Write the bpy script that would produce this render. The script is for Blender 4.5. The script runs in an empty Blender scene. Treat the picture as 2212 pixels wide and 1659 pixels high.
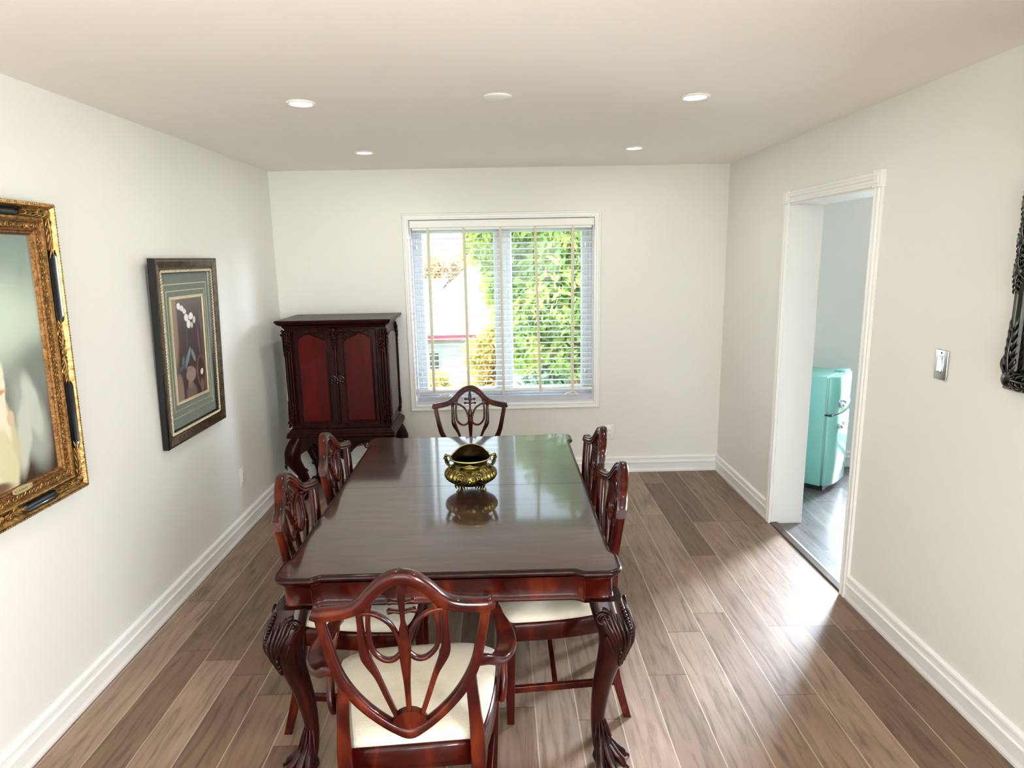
import bpy, bmesh, math, random
from mathutils import Vector, Matrix, Euler
R = math.radians
scn = bpy.context.scene
COL = scn.collection

# ------------------------------------------------------------------ camera
F_PX, PITCH, YAW, ROLL, CAM_H = 1391.4933, -0.195, 0.0139, -0.0189, 1.7744
fw = Vector((math.sin(YAW)*math.cos(PITCH), math.cos(YAW)*math.cos(PITCH), math.sin(PITCH)))
rt = Vector((math.cos(YAW), -math.sin(YAW), 0)); up = rt.cross(fw)
r2 = rt*math.cos(ROLL) + up*math.sin(ROLL); u2 = -rt*math.sin(ROLL) + up*math.cos(ROLL)
cd = bpy.data.cameras.new('camera'); cam = bpy.data.objects.new('camera', cd); COL.objects.link(cam)
cd.sensor_width = 36; cd.lens = 36*F_PX/2212; cd.clip_start = .05; cd.clip_end = 400
cam.matrix_world = Matrix((( r2.x, u2.x, -fw.x, 0), (r2.y, u2.y, -fw.y, 0), (r2.z, u2.z, -fw.z, CAM_H), (0, 0, 0, 1)))
scn.camera = cam

# ------------------------------------------------------------------ world, sun, daylight, exposure
w = bpy.data.worlds.new('sky'); scn.world = w; w.use_nodes = True
wn = w.node_tree; wn.nodes.clear()
wo = wn.nodes.new('ShaderNodeOutputWorld'); bg = wn.nodes.new('ShaderNodeBackground')
tc = wn.nodes.new('ShaderNodeTexCoord'); sp = wn.nodes.new('ShaderNodeSeparateXYZ'); rp = wn.nodes.new('ShaderNodeValToRGB')
wn.links.new(tc.outputs['Generated'], sp.inputs[0]); wn.links.new(sp.outputs['Z'], rp.inputs[0])
rp.color_ramp.elements[0].position = 0.0; rp.color_ramp.elements[0].color = (.95, .97, 1, 1)
rp.color_ramp.elements[1].position = .55; rp.color_ramp.elements[1].color = (.55, .76, 1, 1)
wn.links.new(rp.outputs[0], bg.inputs[0]); bg.inputs[1].default_value = 5.5
wn.links.new(bg.outputs[0], wo.inputs[0])

def lamp(kind, name, loc, rot, energy, color, **kw):
    l = bpy.data.lights.new(name, kind); l.energy = energy; l.color = color
    for k, v in kw.items(): setattr(l, k, v)
    o = bpy.data.objects.new(name, l); o.location = loc; o.rotation_euler = rot; COL.objects.link(o); return o
lamp('SUN', 'sun', (0, 0, 20), (R(42), R(0), R(-50)), 4.5, (1, .95, .85), angle=R(1))
# daylight entering through the glazed door behind the photographer and the kitchen's patio door; the side lamp is added fill
lamp('AREA', 'daylight_rear', (0, -2.95, 1.15), (R(-122), 0, R(180)), 125, (.98, .985, 1), shape='RECTANGLE', size=2.9, size_y=2.2)
lamp('AREA', 'side_fill', (2.15, -1.25, 1.45), (0, R(100), 0), 285, (.98, .99, 1), shape='RECTANGLE', size=1.3, size_y=1.6)  # added fill lamp at an unseen side opening, brightens the left wall
lamp('AREA', 'daylight_kitchen', (4.05, 5.55, 1.2), (R(-90), 0, 0), 200, (.78, .87, 1), shape='RECTANGLE', size=1.5, size_y=2.1)
# added narrow-beam lamp beyond the patio door, aimed through the kitchen at dining floor
sl = lamp('AREA', 'patio_beam', (6.4, 8.1, 2.9), (0, 0, 0), 560, (.72, .84, 1), shape='RECTANGLE', size=1.6, size_y=1.6, spread=R(70))
sl.rotation_euler = (Vector((1.1, 2.7, 0))-Vector((6.4, 8.1, 2.9))).to_track_quat('-Z', 'Y').to_euler()
scn.view_settings.view_transform = 'Standard'; scn.view_settings.look = 'None'
scn.view_settings.gamma = 1; scn.view_settings.use_curve_mapping = False
scn.view_settings.exposure = 0.12
try:
    scn.cycles.max_bounces = 12; scn.cycles.diffuse_bounces = 6; scn.cycles.transparent_max_bounces = 24
    scn.cycles.sample_clamp_indirect = 6; scn.cycles.caustics_reflective = False; scn.cycles.caustics_refractive = False
except Exception: pass
POT_W = 4

# ------------------------------------------------------------------ materials
def srgb(r, g, b):
    f = lambda c: (c/255/12.92) if c/255 <= .04045 else ((c/255+.055)/1.055)**2.4
    return (f(r), f(g), f(b), 1)
def newmat(name):
    m = bpy.data.materials.new(name); m.use_nodes = True
    n = m.node_tree.nodes; return m, m.node_tree, n['Principled BSDF']
def node(nt, t, **kw):
    n = nt.nodes.new(t)
    for k, v in kw.items():
        if k in ('operation', 'blend_type', 'data_type', 'noise_dimensions', 'wave_type', 'bands_direction', 'feature', 'interpolation_type', 'clamp', 'vector_type'): setattr(n, k, v)
    return n
def mathn(nt, op, a, b=None, c=None):
    n = nt.nodes.new('ShaderNodeMath'); n.operation = op
    for i, v in enumerate((a, b, c)):
        if v is None: continue
        if hasattr(v, 'links') or isinstance(v, bpy.types.NodeSocket): nt.links.new(v, n.inputs[i])
        else: n.inputs[i].default_value = v
    return n.outputs[0]
def mixc(nt, fac, a, b):
    n = nt.nodes.new('ShaderNodeMix'); n.data_type = 'RGBA'
    for s, v in ((n.inputs[0], fac), (n.inputs[6], a), (n.inputs[7], b)):
        if isinstance(v, bpy.types.NodeSocket): nt.links.new(v, s)
        else: s.default_value = v
    return n.outputs[2]
def objcoord(nt, scale=(1, 1, 1), rot=(0, 0, 0)):
    t = nt.nodes.new('ShaderNodeTexCoord'); mp = nt.nodes.new('ShaderNodeMapping')
    mp.inputs['Scale'].default_value = scale; mp.inputs['Rotation'].default_value = rot
    nt.links.new(t.outputs['Object'], mp.inputs[0]); return mp.outputs[0]
def noise(nt, vec, scale, detail=4, rough=.5, dist=0):
    n = nt.nodes.new('ShaderNodeTexNoise'); n.inputs['Scale'].default_value = scale
    n.inputs['Detail'].default_value = detail; n.inputs['Roughness'].default_value = rough; n.inputs['Distortion'].default_value = dist
    nt.links.new(vec, n.inputs['Vector']); return n.outputs['Fac']
def ramp(nt, fac, stops):
    n = nt.nodes.new('ShaderNodeValToRGB'); nt.links.new(fac, n.inputs[0])
    cr = n.color_ramp
    while len(cr.elements) < len(stops): cr.elements.new(.5)
    for e, (p, c) in zip(cr.elements, stops): e.position = p; e.color = c
    return n.outputs[0]
def bump(nt, b, h, strength=.2, dist=.01):
    n = nt.nodes.new('ShaderNodeBump'); n.inputs['Strength'].default_value = strength; n.inputs['Distance'].default_value = dist
    nt.links.new(h, n.inputs['Height']); nt.links.new(n.outputs[0], b.inputs['Normal'])
def simple(name, c, rough=.5, metal=0, coat=0, var=.08, bscale=None, bstr=.1, spec=.5, nscale=3):
    m, nt, b = newmat(name)
    v = objcoord(nt); f = noise(nt, v, nscale, 3)
    d = tuple(x*(1-var) for x in c[:3])+(1,); e = tuple(min(1, x*(1+var)) for x in c[:3])+(1,)
    nt.links.new(ramp(nt, f, [(.3, d), (.7, e)]), b.inputs['Base Color'])
    b.inputs['Roughness'].default_value = rough; b.inputs['Metallic'].default_value = metal
    b.inputs['Coat Weight'].default_value = coat; b.inputs['Coat Roughness'].default_value = .06
    b.inputs['Specular IOR Level'].default_value = spec
    if bscale: bump(nt, b, noise(nt, v, bscale, 4), bstr, .005)
    return m
def wood(name, c1, c2, c3, rough=.25, coat=.8, scale=(30, 30, 3), coatr=.08, ior=1.5):
    m, nt, b = newmat(name); b.inputs['Specular IOR Level'].default_value = .1
    v = objcoord(nt, scale); f = noise(nt, v, 1.0, 6, .55, .6)
    g = noise(nt, objcoord(nt, (3, 3, 3)), 1.5, 2)
    col = ramp(nt, f, [(.3, c1), (.52, c2), (.75, c3)])
    col = mixc(nt, mathn(nt, 'MULTIPLY', g, .5), col, c1)
    nt.links.new(col, b.inputs['Base Color'])
    b.inputs['Roughness'].default_value = rough; b.inputs['Coat Weight'].default_value = coat
    b.inputs['Coat Roughness'].default_value = coatr; b.inputs['Coat IOR'].default_value = ior
    bump(nt, b, f, .04, .002)
    return m

M = {}
M['wall'] = simple('wall_paint', srgb(226, 225, 219), .55, var=.012, nscale=1.2, bscale=90, bstr=.03, spec=.3)
M['ceiling'] = simple('ceiling_paint', srgb(242, 236, 229), .7, var=.012, nscale=1.0, bscale=80, bstr=.03, spec=.2)
M['trim'] = simple('white_gloss_trim', srgb(232, 232, 229), .3, var=.01)
M['upvc'] = simple('white_window_frame', srgb(200, 202, 210), .35, var=.01)
M['blind'] = simple('blind_slat_white', srgb(236, 236, 232), .4, var=.01)
M['tape'] = simple('blind_tape', srgb(214, 206, 180), .8, var=.03, bscale=300, bstr=.2)
M['plastic'] = simple('white_plastic', srgb(232, 230, 224), .3, var=.01)
M['mahog'] = wood('mahogany', (.015, .0009, .0006, 1), (.040, .0026, .001, 1), (.15, .020, .0035, 1), .3, .38, scale=(13, 13, 5), coatr=.06)
M['mahog_dark'] = wood('dark_mahogany', (.006, .0010, .0009, 1), (.020, .0022, .0016, 1), (.045, .005, .003, 1), .3, .3, coatr=.07)
M['cab'] = wood('dark_cabinet_wood', (.006, .0008, .0007, 1), (.020, .0012, .0008, 1), (.045, .0026, .0015, 1), .35, .08, coatr=.1)
M['mahog_red'] = wood('red_mahogany_panel', (.035, .0012, .001, 1), (.065, .002, .0015, 1), (.10, .004, .002, 1), .4, .08, scale=(14, 14, 2))
M['fabric'] = simple('cream_seat_fabric', srgb(214, 206, 188), .9, var=.06, bscale=160, bstr=.35, spec=.2, nscale=14)
M['chrome'] = simple('chrome', (.75, .76, .78, 1), .12, 1, var=.02)
M['steel'] = simple('brushed_steel', (.62, .63, .65, 1), .28, 1, var=.04, bscale=200)
M['black'] = simple('black_plastic', (.01, .01, .011, 1), .4)
M['mint'] = simple('mint_enamel', srgb(138, 208, 196), .16, coat=.6, var=.01)
M['mint_side'] = simple('mint_enamel_matt', srgb(136, 204, 192), .35, var=.01)
M['gold'] = simple('antique_gold', (.40, .23, .078, 1), .34, .85, var=.6, nscale=55, bscale=70, bstr=.6)
M['gold_dark'] = simple('dull_gold', (.24, .115, .034, 1), .38, .75, var=.5, nscale=80, bscale=190, bstr=.8)
M['lacquer'] = simple('black_lacquer', (.004, .0045, .006, 1), .22, coat=.3, var=.2, spec=.3)
M['ebony'] = simple('dark_carved_wood', (.006, .003, .002, 1), .25, coat=.5, var=.6, nscale=25, bscale=40, bstr=.3)
M['bronze_frame'] = simple('bronze_mottled_frame', (.065, .036, .014, 1), .3, .5, coat=.4, var=.8, nscale=45)
M['beading'] = simple('rope_gold', (.60, .52, .36, 1), .35, .4, var=.3, nscale=80)
M['mirror'] = simple('mirror_glass', (.8, .8, .8, 1), .02, 1, var=0)
M['threshold'] = wood('dark_threshold', (.03, .02, .014, 1), (.07, .048, .033, 1), (.12, .085, .06, 1), .4, .3, scale=(30, 3, 30))

# table top: dark brown polish, slightly streaky along its length
def m_top():
    m, nt, b = newmat('polished_table_top')
    v = objcoord(nt, (3, 26, 10)); f = noise(nt, v, 1.0, 6, .6, .5)
    col = ramp(nt, f, [(.3, (.022, .008, .006, 1)), (.55, (.045, .016, .012, 1)), (.8, (.075, .028, .02, 1))])
    nt.links.new(col, b.inputs['Base Color'])
    rr = mathn(nt, 'MULTIPLY_ADD', noise(nt, objcoord(nt, (6, 40, 10)), 1.3, 5), .05, .26)
    nt.links.new(rr, b.inputs['Roughness'])
    b.inputs['IOR'].default_value = 1.5; b.inputs['Specular IOR Level'].default_value = .15
    b.inputs['Coat Weight'].default_value = 1; b.inputs['Coat Roughness'].default_value = .075; b.inputs['Coat IOR'].default_value = 1.68
    bump(nt, b, noise(nt, objcoord(nt, (3, 14, 10)), 1.2, 2), .02, .0015)
    return m
M['top'] = m_top()
def m_brass():
    m, nt, b = newmat('aged_brass')
    v = objcoord(nt); f = noise(nt, v, 45, 5)
    nt.links.new(ramp(nt, f, [(.35, (.055, .040, .012, 1)), (.62, (.24, .19, .055, 1))]), b.inputs['Base Color'])
    b.inputs['Metallic'].default_value = 1; b.inputs['Roughness'].default_value = .27
    bump(nt, b, f, .35, .004); return m
M['brass'] = m_brass()
M['brass_lip'] = simple('highlight_brass', (.62, .52, .22, 1), .22, 1, var=.2, nscale=30)  # highlight line along the lip, put into a brighter brass colour
M['bowl_shade'] = simple('shaded_inner_brass', (.012, .008, .003, 1), .38, 1, var=.4, nscale=40)  # shade inside the open bowl, put into a near-black brass colour

def planks(name, cols, width=.165, length=1.25, axis='y', rough=(.38, .52), grain=1.0, coat=.03):
    m, nt, b = newmat(name)
    t = nt.nodes.new('ShaderNodeTexCoord'); s = nt.nodes.new('ShaderNodeSeparateXYZ'); nt.links.new(t.outputs['Object'], s.inputs[0])
    X, Y = (s.outputs[0], s.outputs[1]) if axis == 'y' else (s.outputs[1], s.outputs[0])
    u = mathn(nt, 'DIVIDE', mathn(nt, 'ADD', X, 20.03), width); iu = mathn(nt, 'FLOOR', u); fu = mathn(nt, 'FRACT', u)
    wn1 = nt.nodes.new('ShaderNodeTexWhiteNoise'); wn1.noise_dimensions = '1D'; nt.links.new(iu, wn1.inputs['W'])
    v = mathn(nt, 'ADD', mathn(nt, 'DIVIDE', mathn(nt, 'ADD', Y, 20), length), mathn(nt, 'MULTIPLY', wn1.outputs['Value'], 7.0))
    iv = mathn(nt, 'FLOOR', v); fv = mathn(nt, 'FRACT', v)
    cb = nt.nodes.new('ShaderNodeCombineXYZ'); nt.links.new(iu, cb.inputs[0]); nt.links.new(iv, cb.inputs[1])
    wn2 = nt.nodes.new('ShaderNodeTexWhiteNoise'); wn2.noise_dimensions = '2D'; nt.links.new(cb.outputs[0], wn2.inputs['Vector'])
    # grain, shifted per plank
    gx = mathn(nt, 'ADD', mathn(nt, 'MULTIPLY', X, 26), mathn(nt, 'MULTIPLY', wn2.outputs['Value'], 57))
    gy = mathn(nt, 'MULTIPLY', Y, 2.6)
    cg = nt.nodes.new('ShaderNodeCombineXYZ'); nt.links.new(gx, cg.inputs[0]); nt.links.new(gy, cg.inputs[1]); nt.links.new(mathn(nt, 'MULTIPLY', wn2.outputs['Value'], 9), cg.inputs[2])
    g1 = noise(nt, cg.outputs[0], 1.0, 7, .62, 1.2)
    cg2 = nt.nodes.new('ShaderNodeCombineXYZ'); nt.links.new(mathn(nt, 'MULTIPLY', gx, .25), cg2.inputs[0]); nt.links.new(mathn(nt, 'MULTIPLY', Y, 3.2), cg2.inputs[1])
    nt.links.new(mathn(nt, 'MULTIPLY', wn2.outputs['Value'], 13), cg2.inputs[2])
    g2 = noise(nt, cg2.outputs[0], 1.0, 3, .5, .4)
    tone = ramp(nt, wn2.outputs['Value'], [(0, cols[0]), (.5, cols[1]), (1, cols[2])])
    tone = mixc(nt, mathn(nt, 'MULTIPLY', mathn(nt, 'SUBTRACT', g2, .25), .9), tone, cols[3])
    dark = ramp(nt, g1, [(.28, (.40, .38, .36, 1)), (.5, (.92, .91, .90, 1)), (.72, (1.12, 1.12, 1.12, 1))])
    mm = nt.nodes.new('ShaderNodeMix'); mm.data_type = 'RGBA'; mm.blend_type = 'MULTIPLY'; mm.inputs[0].default_value = grain
    nt.links.new(tone, mm.inputs[6]); nt.links.new(dark, mm.inputs[7])
    col = mm.outputs[2]
    eu = mathn(nt, 'MINIMUM', fu, mathn(nt, 'SUBTRACT', 1, fu)); ev = mathn(nt, 'MINIMUM', fv, mathn(nt, 'SUBTRACT', 1, fv))
    su = mathn(nt, 'LESS_THAN', eu, .0022/width); sv = mathn(nt, 'LESS_THAN', ev, .0016/length)
    col = mixc(nt, mathn(nt, 'MULTIPLY', su, .55), col, cols[4])
    col = mixc(nt, mathn(nt, 'MULTIPLY', sv, .75), col, (.03, .022, .018, 1))
    nt.links.new(col, b.inputs['Base Color'])
    nt.links.new(mathn(nt, 'MULTIPLY_ADD', g1, rough[1]-rough[0], rough[0]), b.inputs['Roughness'])
    b.inputs['Coat Weight'].default_value = coat; b.inputs['Coat Roughness'].default_value = .2; b.inputs['Specular IOR Level'].default_value = .28
    h = mathn(nt, 'SUBTRACT', mathn(nt, 'MULTIPLY', g1, .25), mathn(nt, 'MAXIMUM', su, sv))
    bump(nt, b, h, .12, .002)
    return m
M['floor'] = planks('oak_plank_floor', [(.16, .098, .062, 1), (.265, .178, .122, 1), (.37, .265, .196, 1), (.13, .080, .052, 1), (.55, .46, .38, 1)])
M['kfloor'] = planks('grey_plank_floor', [(.10, .09, .085, 1), (.13, .118, .112, 1), (.16, .148, .142, 1), (.08, .07, .066, 1), (.05, .045, .045, 1)], rough=(.2, .3), grain=.7, coat=.12)

def m_glass():
    m = bpy.data.materials.new('clear_pane'); m.use_nodes = True; nt = m.node_tree; nt.nodes.clear()
    o = nt.nodes.new('ShaderNodeOutputMaterial'); t = nt.nodes.new('ShaderNodeBsdfTransparent'); g = nt.nodes.new('ShaderNodeBsdfGlossy')
    g.inputs['Roughness'].default_value = .01; t.inputs[0].default_value = (.98, .99, .985, 1)
    ge = nt.nodes.new('ShaderNodeNewGeometry'); vm = nt.nodes.new('ShaderNodeVectorMath'); vm.operation = 'DOT_PRODUCT'
    nt.links.new(ge.outputs['Normal'], vm.inputs[0]); nt.links.new(ge.outputs['Incoming'], vm.inputs[1])
    c = mathn(nt, 'ABSOLUTE', vm.outputs['Value']); f = mathn(nt, 'MULTIPLY_ADD', mathn(nt, 'POWER', mathn(nt, 'SUBTRACT', 1, c), 5), .9, .014)
    mx = nt.nodes.new('ShaderNodeMixShader'); nt.links.new(f, mx.inputs[0]); nt.links.new(t.outputs[0], mx.inputs[1]); nt.links.new(g.outputs[0], mx.inputs[2])
    nt.links.new(mx.outputs[0], o.inputs[0]); return m
M['glass'] = m_glass()
def m_emit(name, c, s):
    m, nt, b = newmat(name); b.inputs['Base Color'].default_value = (.9, .9, .9, 1)
    b.inputs['Emission Color'].default_value = c; b.inputs['Emission Strength'].default_value = s; return m
M['lamp'] = m_emit('lit_lens', (1, .98, .94, 1), 6)
def m_leaf(name, c1, c2, c3, tr=.35):
    m, nt, b = newmat(name)
    f = noise(nt, objcoord(nt), 1.7, 5, .7)
    col = ramp(nt, f, [(.35, c1), (.5, c2), (.65, c3)])
    nt.links.new(col, b.inputs['Base Color']); b.inputs['Roughness'].default_value = .5
    tl = nt.nodes.new('ShaderNodeBsdfTranslucent'); nt.links.new(col, tl.inputs[0])
    mx = nt.nodes.new('ShaderNodeMixShader'); mx.inputs[0].default_value = tr
    nt.links.new(b.outputs[0], mx.inputs[1]); nt.links.new(tl.outputs[0], mx.inputs[2])
    nt.links.new(mx.outputs[0], nt.nodes['Material Output'].inputs[0]); return m
M['leaf_green'] = m_leaf('green_leaves', (.10, .22, .08, 1), (.30, .44, .10, 1), (.60, .62, .16, 1), .45)
M['leaf_blue'] = m_leaf('bluish_leaves', (.10, .18, .15, 1), (.18, .30, .20, 1), (.32, .44, .22, 1))
M['leaf_gold'] = m_leaf('golden_leaves', (.50, .50, .14, 1), (.80, .62, .22, 1), (.85, .56, .28, 1), .5)
M['leaf_pale'] = m_leaf('pale_autumn_leaves', (.50, .50, .25, 1), (.75, .52, .30, 1), (.80, .60, .42, 1))
M['bark'] = simple('bark', (.14, .10, .07, 1), .9, var=.4, nscale=12, bscale=30, bstr=.6)
M['grass'] = simple('lawn', (.16, .24, .06, 1), .95, var=.35, nscale=3)
M['roof'] = simple('pale_shingles', (.21, .21, .225, 1), .8, var=.1, nscale=20, bscale=40)
M['stucco'] = simple('white_house_wall', (.40, .40, .40, 1), .8, var=.03)
M['maroon'] = simple('maroon_fascia', (.25, .05, .07, 1), .6)
M['window_dark'] = simple('dark_house_window', (.06, .07, .08, 1), .1)

# ------------------------------------------------------------------ mesh building helpers
class MB:
    def __init__(s): s.v = []; s.f = []; s.sm = []; s.mi = []; s.mats = []; s.cur = 0
    def mat(s, m):
        if m not in s.mats: s.mats.append(m)
        s.cur = s.mats.index(m); return s
    def add(s, vs, fs, smooth=False):
        o = len(s.v); s.v += [tuple(p) for p in vs]
        for f in fs: s.f.append(tuple(i+o for i in f)); s.sm.append(smooth); s.mi.append(s.cur)
        return s
    def box(s, x0, x1, y0, y1, z0, z1):
        vs = [(x0, y0, z0), (x1, y0, z0), (x1, y1, z0), (x0, y1, z0), (x0, y0, z1), (x1, y0, z1), (x1, y1, z1), (x0, y1, z1)]
        return s.add(vs, [(0, 3, 2, 1), (4, 5, 6, 7), (0, 1, 5, 4), (1, 2, 6, 5), (2, 3, 7, 6), (3, 0, 4, 7)])
    def rbox(s, x0, x1, y0, y1, z0, z1, r=.01, seg=3):
        # box with rounded vertical edges and softened top and bottom rims
        r = min(r, (x1-x0)/2.01, (y1-y0)/2.01, (z1-z0)/2.01)
        rings = []
        for k in range(seg+1):
            a = math.pi/2*k/seg; rings.append((z0+r-r*math.cos(a), r-r*math.sin(a)))
        for k in range(seg+1):
            a = math.pi/2*k/seg; rings.append((z1-r+r*math.sin(a), r-r*math.cos(a)))
        L = []
        for z, ins in rings:
            ring = []
            rr = max(r-ins, 1e-4)
            for cx, cy, a0 in ((x1-r, y1-r, 0), (x0+r, y1-r, 90), (x0+r, y0+r, 180), (x1-r, y0+r, 270)):
                for k in range(seg+1):
                    a = R(a0+90*k/seg); ring.append((cx+rr*math.cos(a), cy+rr*math.sin(a), z))
            L.append(ring)
        return s.loft(L, cap=True, smooth=True)
    def loft(s, rings, cap=True, smooth=True, closed=True):
        n = len(rings[0]); vs = [p for r in rings for p in r]; fs = []
        for i in range(len(rings)-1):
            for j in range(n if closed else n-1):
                a = i*n+j; b = i*n+(j+1) % n; fs.append((a, b, b+n, a+n))
        s.add(vs, fs, smooth)
        if cap and closed:
            s.add(rings[0], [tuple(range(n))[::-1]], False); s.add(rings[-1], [tuple(range(n))], False)
        return s
    def tube(s, pts, rad, n=10, cap=True, flat=1.0, upv=None):
        pts = [Vector(p) for p in pts]; m = len(pts)
        if not hasattr(rad, '__len__'): rad = [rad]*m
        rings = []; ref = Vector(upv) if upv else None
        for i, p in enumerate(pts):
            t = (pts[min(i+1, m-1)]-pts[max(i-1, 0)]).normalized()
            if ref is None:
                ref = Vector((0, 0, 1)) if abs(t.z) < .9 else Vector((1, 0, 0))
            a = t.cross(ref)
            if a.length < 1e-5: a = t.cross(Vector((0, 1, .1)))
            a.normalize(); b = a.cross(t).normalized()
            if not upv: ref = b
            rings.append([p+a*(rad[i]*math.cos(2*math.pi*k/n))+b*(rad[i]*flat*math.sin(2*math.pi*k/n)) for k in range(n)])
        return s.loft(rings, cap, True)
    def ball(s, c, r, n=10, m=7, sc=(1, 1, 1), rot=None):
        c = Vector(c); q = Euler(rot).to_matrix() if rot else Matrix.Identity(3); rings = []
        for i in range(m+1):
            th = math.pi*(i+.02)/(m+.04)
            rings.append([c+q@Vector((r*sc[0]*math.sin(th)*math.cos(2*math.pi*k/n), r*sc[1]*math.sin(th)*math.sin(2*math.pi*k/n), -r*sc[2]*math.cos(th))) for k in range(n)])
        return s.loft(rings, True, True)
    def lathe(s, prof, c=(0, 0, 0), n=32, cap=True):
        rings = [[(c[0]+r*math.cos(2*math.pi*k/n), c[1]+r*math.sin(2*math.pi*k/n), c[2]+z) for k in range(n)] for r, z in prof]
        return s.loft(rings, cap, True)
    def prism(s, poly, f, d0, d1):
        # poly in 2D, f(a,b,d) -> 3D
        n = len(poly); vs = [f(a, b, d0) for a, b in poly]+[f(a, b, d1) for a, b in poly]
        return s.add(vs, [tuple(range(n))[::-1], tuple(range(n, 2*n))]+[(i, (i+1) % n, (i+1) % n+n, i+n) for i in range(n)])
    def xf(s, mat, start=0):
        for i in range(start, len(s.v)): s.v[i] = tuple(mat @ Vector(s.v[i]))
        return s
    def build(s, name, m=None, parent=None, loc=None, bevel=0, subd=0, auto=True):
        me = bpy.data.meshes.new(name); me.from_pydata(s.v, [], s.f); 
        ms = s.mats if s.mats else [m]
        for x in ms: me.materials.append(x)
        for p, sm, mi in zip(me.polygons, s.sm, s.mi): p.use_smooth = sm; p.material_index = mi
        bm = bmesh.new(); bm.from_mesh(me); bmesh.ops.recalc_face_normals(bm, faces=bm.faces[:]); bm.to_mesh(me); bm.free()
        me.update()
        o = bpy.data.objects.new(name, me); COL.objects.link(o)
        if parent: o.parent = parent
        if loc: o.location = loc
        if bevel:
            b = o.modifiers.new('bevel', 'BEVEL'); b.width = bevel; b.segments = 2; b.limit_method = 'ANGLE'; b.angle_limit = R(40)
        if subd:
            b = o.modifiers.new('subsurf', 'SUBSURF'); b.levels = subd; b.render_levels = subd
        return o
def empty(name, loc=(0, 0, 0), rz=0):
    o = bpy.data.objects.new(name, None); o.empty_display_size = .1; COL.objects.link(o); o.location = loc; o.rotation_euler = (0, 0, rz); return o
def tag(o, label=None, cat=None, group=None, kind=None):
    if label: o['label'] = label
    if cat: o['category'] = cat
    if group: o['group'] = group
    if kind: o['kind'] = kind
    return o
def copy_tree(o, parent=None):
    c = o.copy(); COL.objects.link(c); c.parent = parent
    for ch in [x for x in bpy.data.objects if x.parent == o and x is not c]: copy_tree(ch, c)
    return c
def smoothpts(P, k=8):
    # Catmull-Rom through tuples of any length
    P = [tuple(p) for p in P]; Q = [tuple(2*a-b for a, b in zip(P[0], P[1]))]+P+[tuple(2*a-b for a, b in zip(P[-1], P[-2]))]; out = []
    for i in range(1, len(Q)-2):
        for j in range(k):
            t = j/k; p0, p1, p2, p3 = Q[i-1], Q[i], Q[i+1], Q[i+2]
            out.append(tuple(.5*((2*b)+(-a+c)*t+(2*a-5*b+4*c-d)*t*t+(-a+3*b-3*c+d)*t**3) for a, b, c, d in zip(p0, p1, p2, p3)))
    out.append(P[-1]); return out
def spiral(mb, c, ax, ay, r0, turns, thick, sgn=1, a0=0, n=26, k=6):
    c = Vector(c); ax = Vector(ax); ay = Vector(ay); pts = []; rad = []
    for i in range(n+1):
        t = i/n; a = a0+sgn*turns*2*math.pi*t; r = r0*(1-t)**.8+r0*.06
        pts.append(c+ax*(r*math.cos(a))+ay*(r*math.sin(a))); rad.append(thick*(1-.55*t))
    mb.tube(pts, rad, k)
def leaf(mb, c, d, nrm, L, W, lobes=4, th=.4):
    # carved acanthus-like leaf: a curling, fluted row of lobes
    c = Vector(c); d = Vector(d).normalized(); nrm = Vector(nrm).normalized(); s = d.cross(nrm).normalized()
    mb.tube([c+d*(L*t)+nrm*(W*th*math.sin(t*math.pi)) for t in [i/8 for i in range(9)]], [W*.22*(1-.75*i/8) for i in range(9)], 6)
    for i in range(lobes):
        t = (i+.3)/lobes; w_ = W*(1-.55*t)
        for sg in (-1, 1):
            p0 = c+d*(L*t); 
            mb.tube([p0, p0+s*sg*w_*.45+d*L*.08+nrm*W*.25, p0+s*sg*w_*.8+d*L*.2+nrm*W*.18, p0+s*sg*w_*.9+d*L*.3], [W*.16, W*.17, W*.12, W*.03], 6)

# ------------------------------------------------------------------ the room
XL, XR, YB, YF, H, TH = -1.743, 1.764, 5.11, -2.6, 2.44, .2
WX0, WX1, WZ0, WZ1 = -.698, .730, .612, 2.060      # window opening
D0, D1, DZ = 3.095, 4.005, 2.062                   # doorway opening along y
KX1, KY0 = 6.4, .2                                  # kitchen extents
def struct(o): o['kind'] = 'structure'; return o
struct(MB().box(XL-TH, XR, YF-TH, YB+TH, -.12, 0).build('floor', M['floor']))
struct(MB().box(XR+.034, KX1+TH, KY0-TH, YB+TH, -.12, 0).build('floor_right', M['kfloor']))
struct(MB().box(XL-TH, KX1+TH, YF-TH, YB+TH, H, H+.15).build('ceiling', M['ceiling']))
struct(MB().box(XL-TH, XL, YF-TH, YB+TH, 0, H).build('wall_left', M['wall']))
b = MB()
b.box(XL, WX0, YB, YB+TH, 0, H).box(WX1, 3.05, YB, YB+TH, 0, H).box(WX0, WX1, YB, YB+TH, 0, WZ0).box(WX0, WX1, YB, YB+TH, WZ1, H)
b.box(3.05, 4.8, YB, YB+TH, 2.15, H).box(4.8, KX1+TH, YB, YB+TH, 0, H)
struct(b.build('wall_back', M['wall']))
b = MB().box(XR, XR+TH, YF, -2.05, 0, H).box(XR, XR+TH, -.45, D0, 0, H).box(XR, XR+TH, -2.05, -.45, 0, .8).box(XR, XR+TH, -2.05, -.45, 2.1, H).box(XR, XR+TH, D1, YB, 0, H).box(XR, XR+TH, D0, D1, DZ, H)  # unseen side opening added for the fill lamp
struct(b.build('wall_right', M['wall']))
b = MB().box(XL, -1.25, YF-TH, YF, 0, H).box(1.25, XR+TH, YF-TH, YF, 0, H).box(-1.25, 1.25, YF-TH, YF, 2.15, H)
struct(b.build('wall_front', M['wall']))
b = MB().box(KX1, KX1+TH, KY0, YB, 0, H).box(XR+TH, KX1+TH, KY0-TH, KY0, 0, H)
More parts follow.
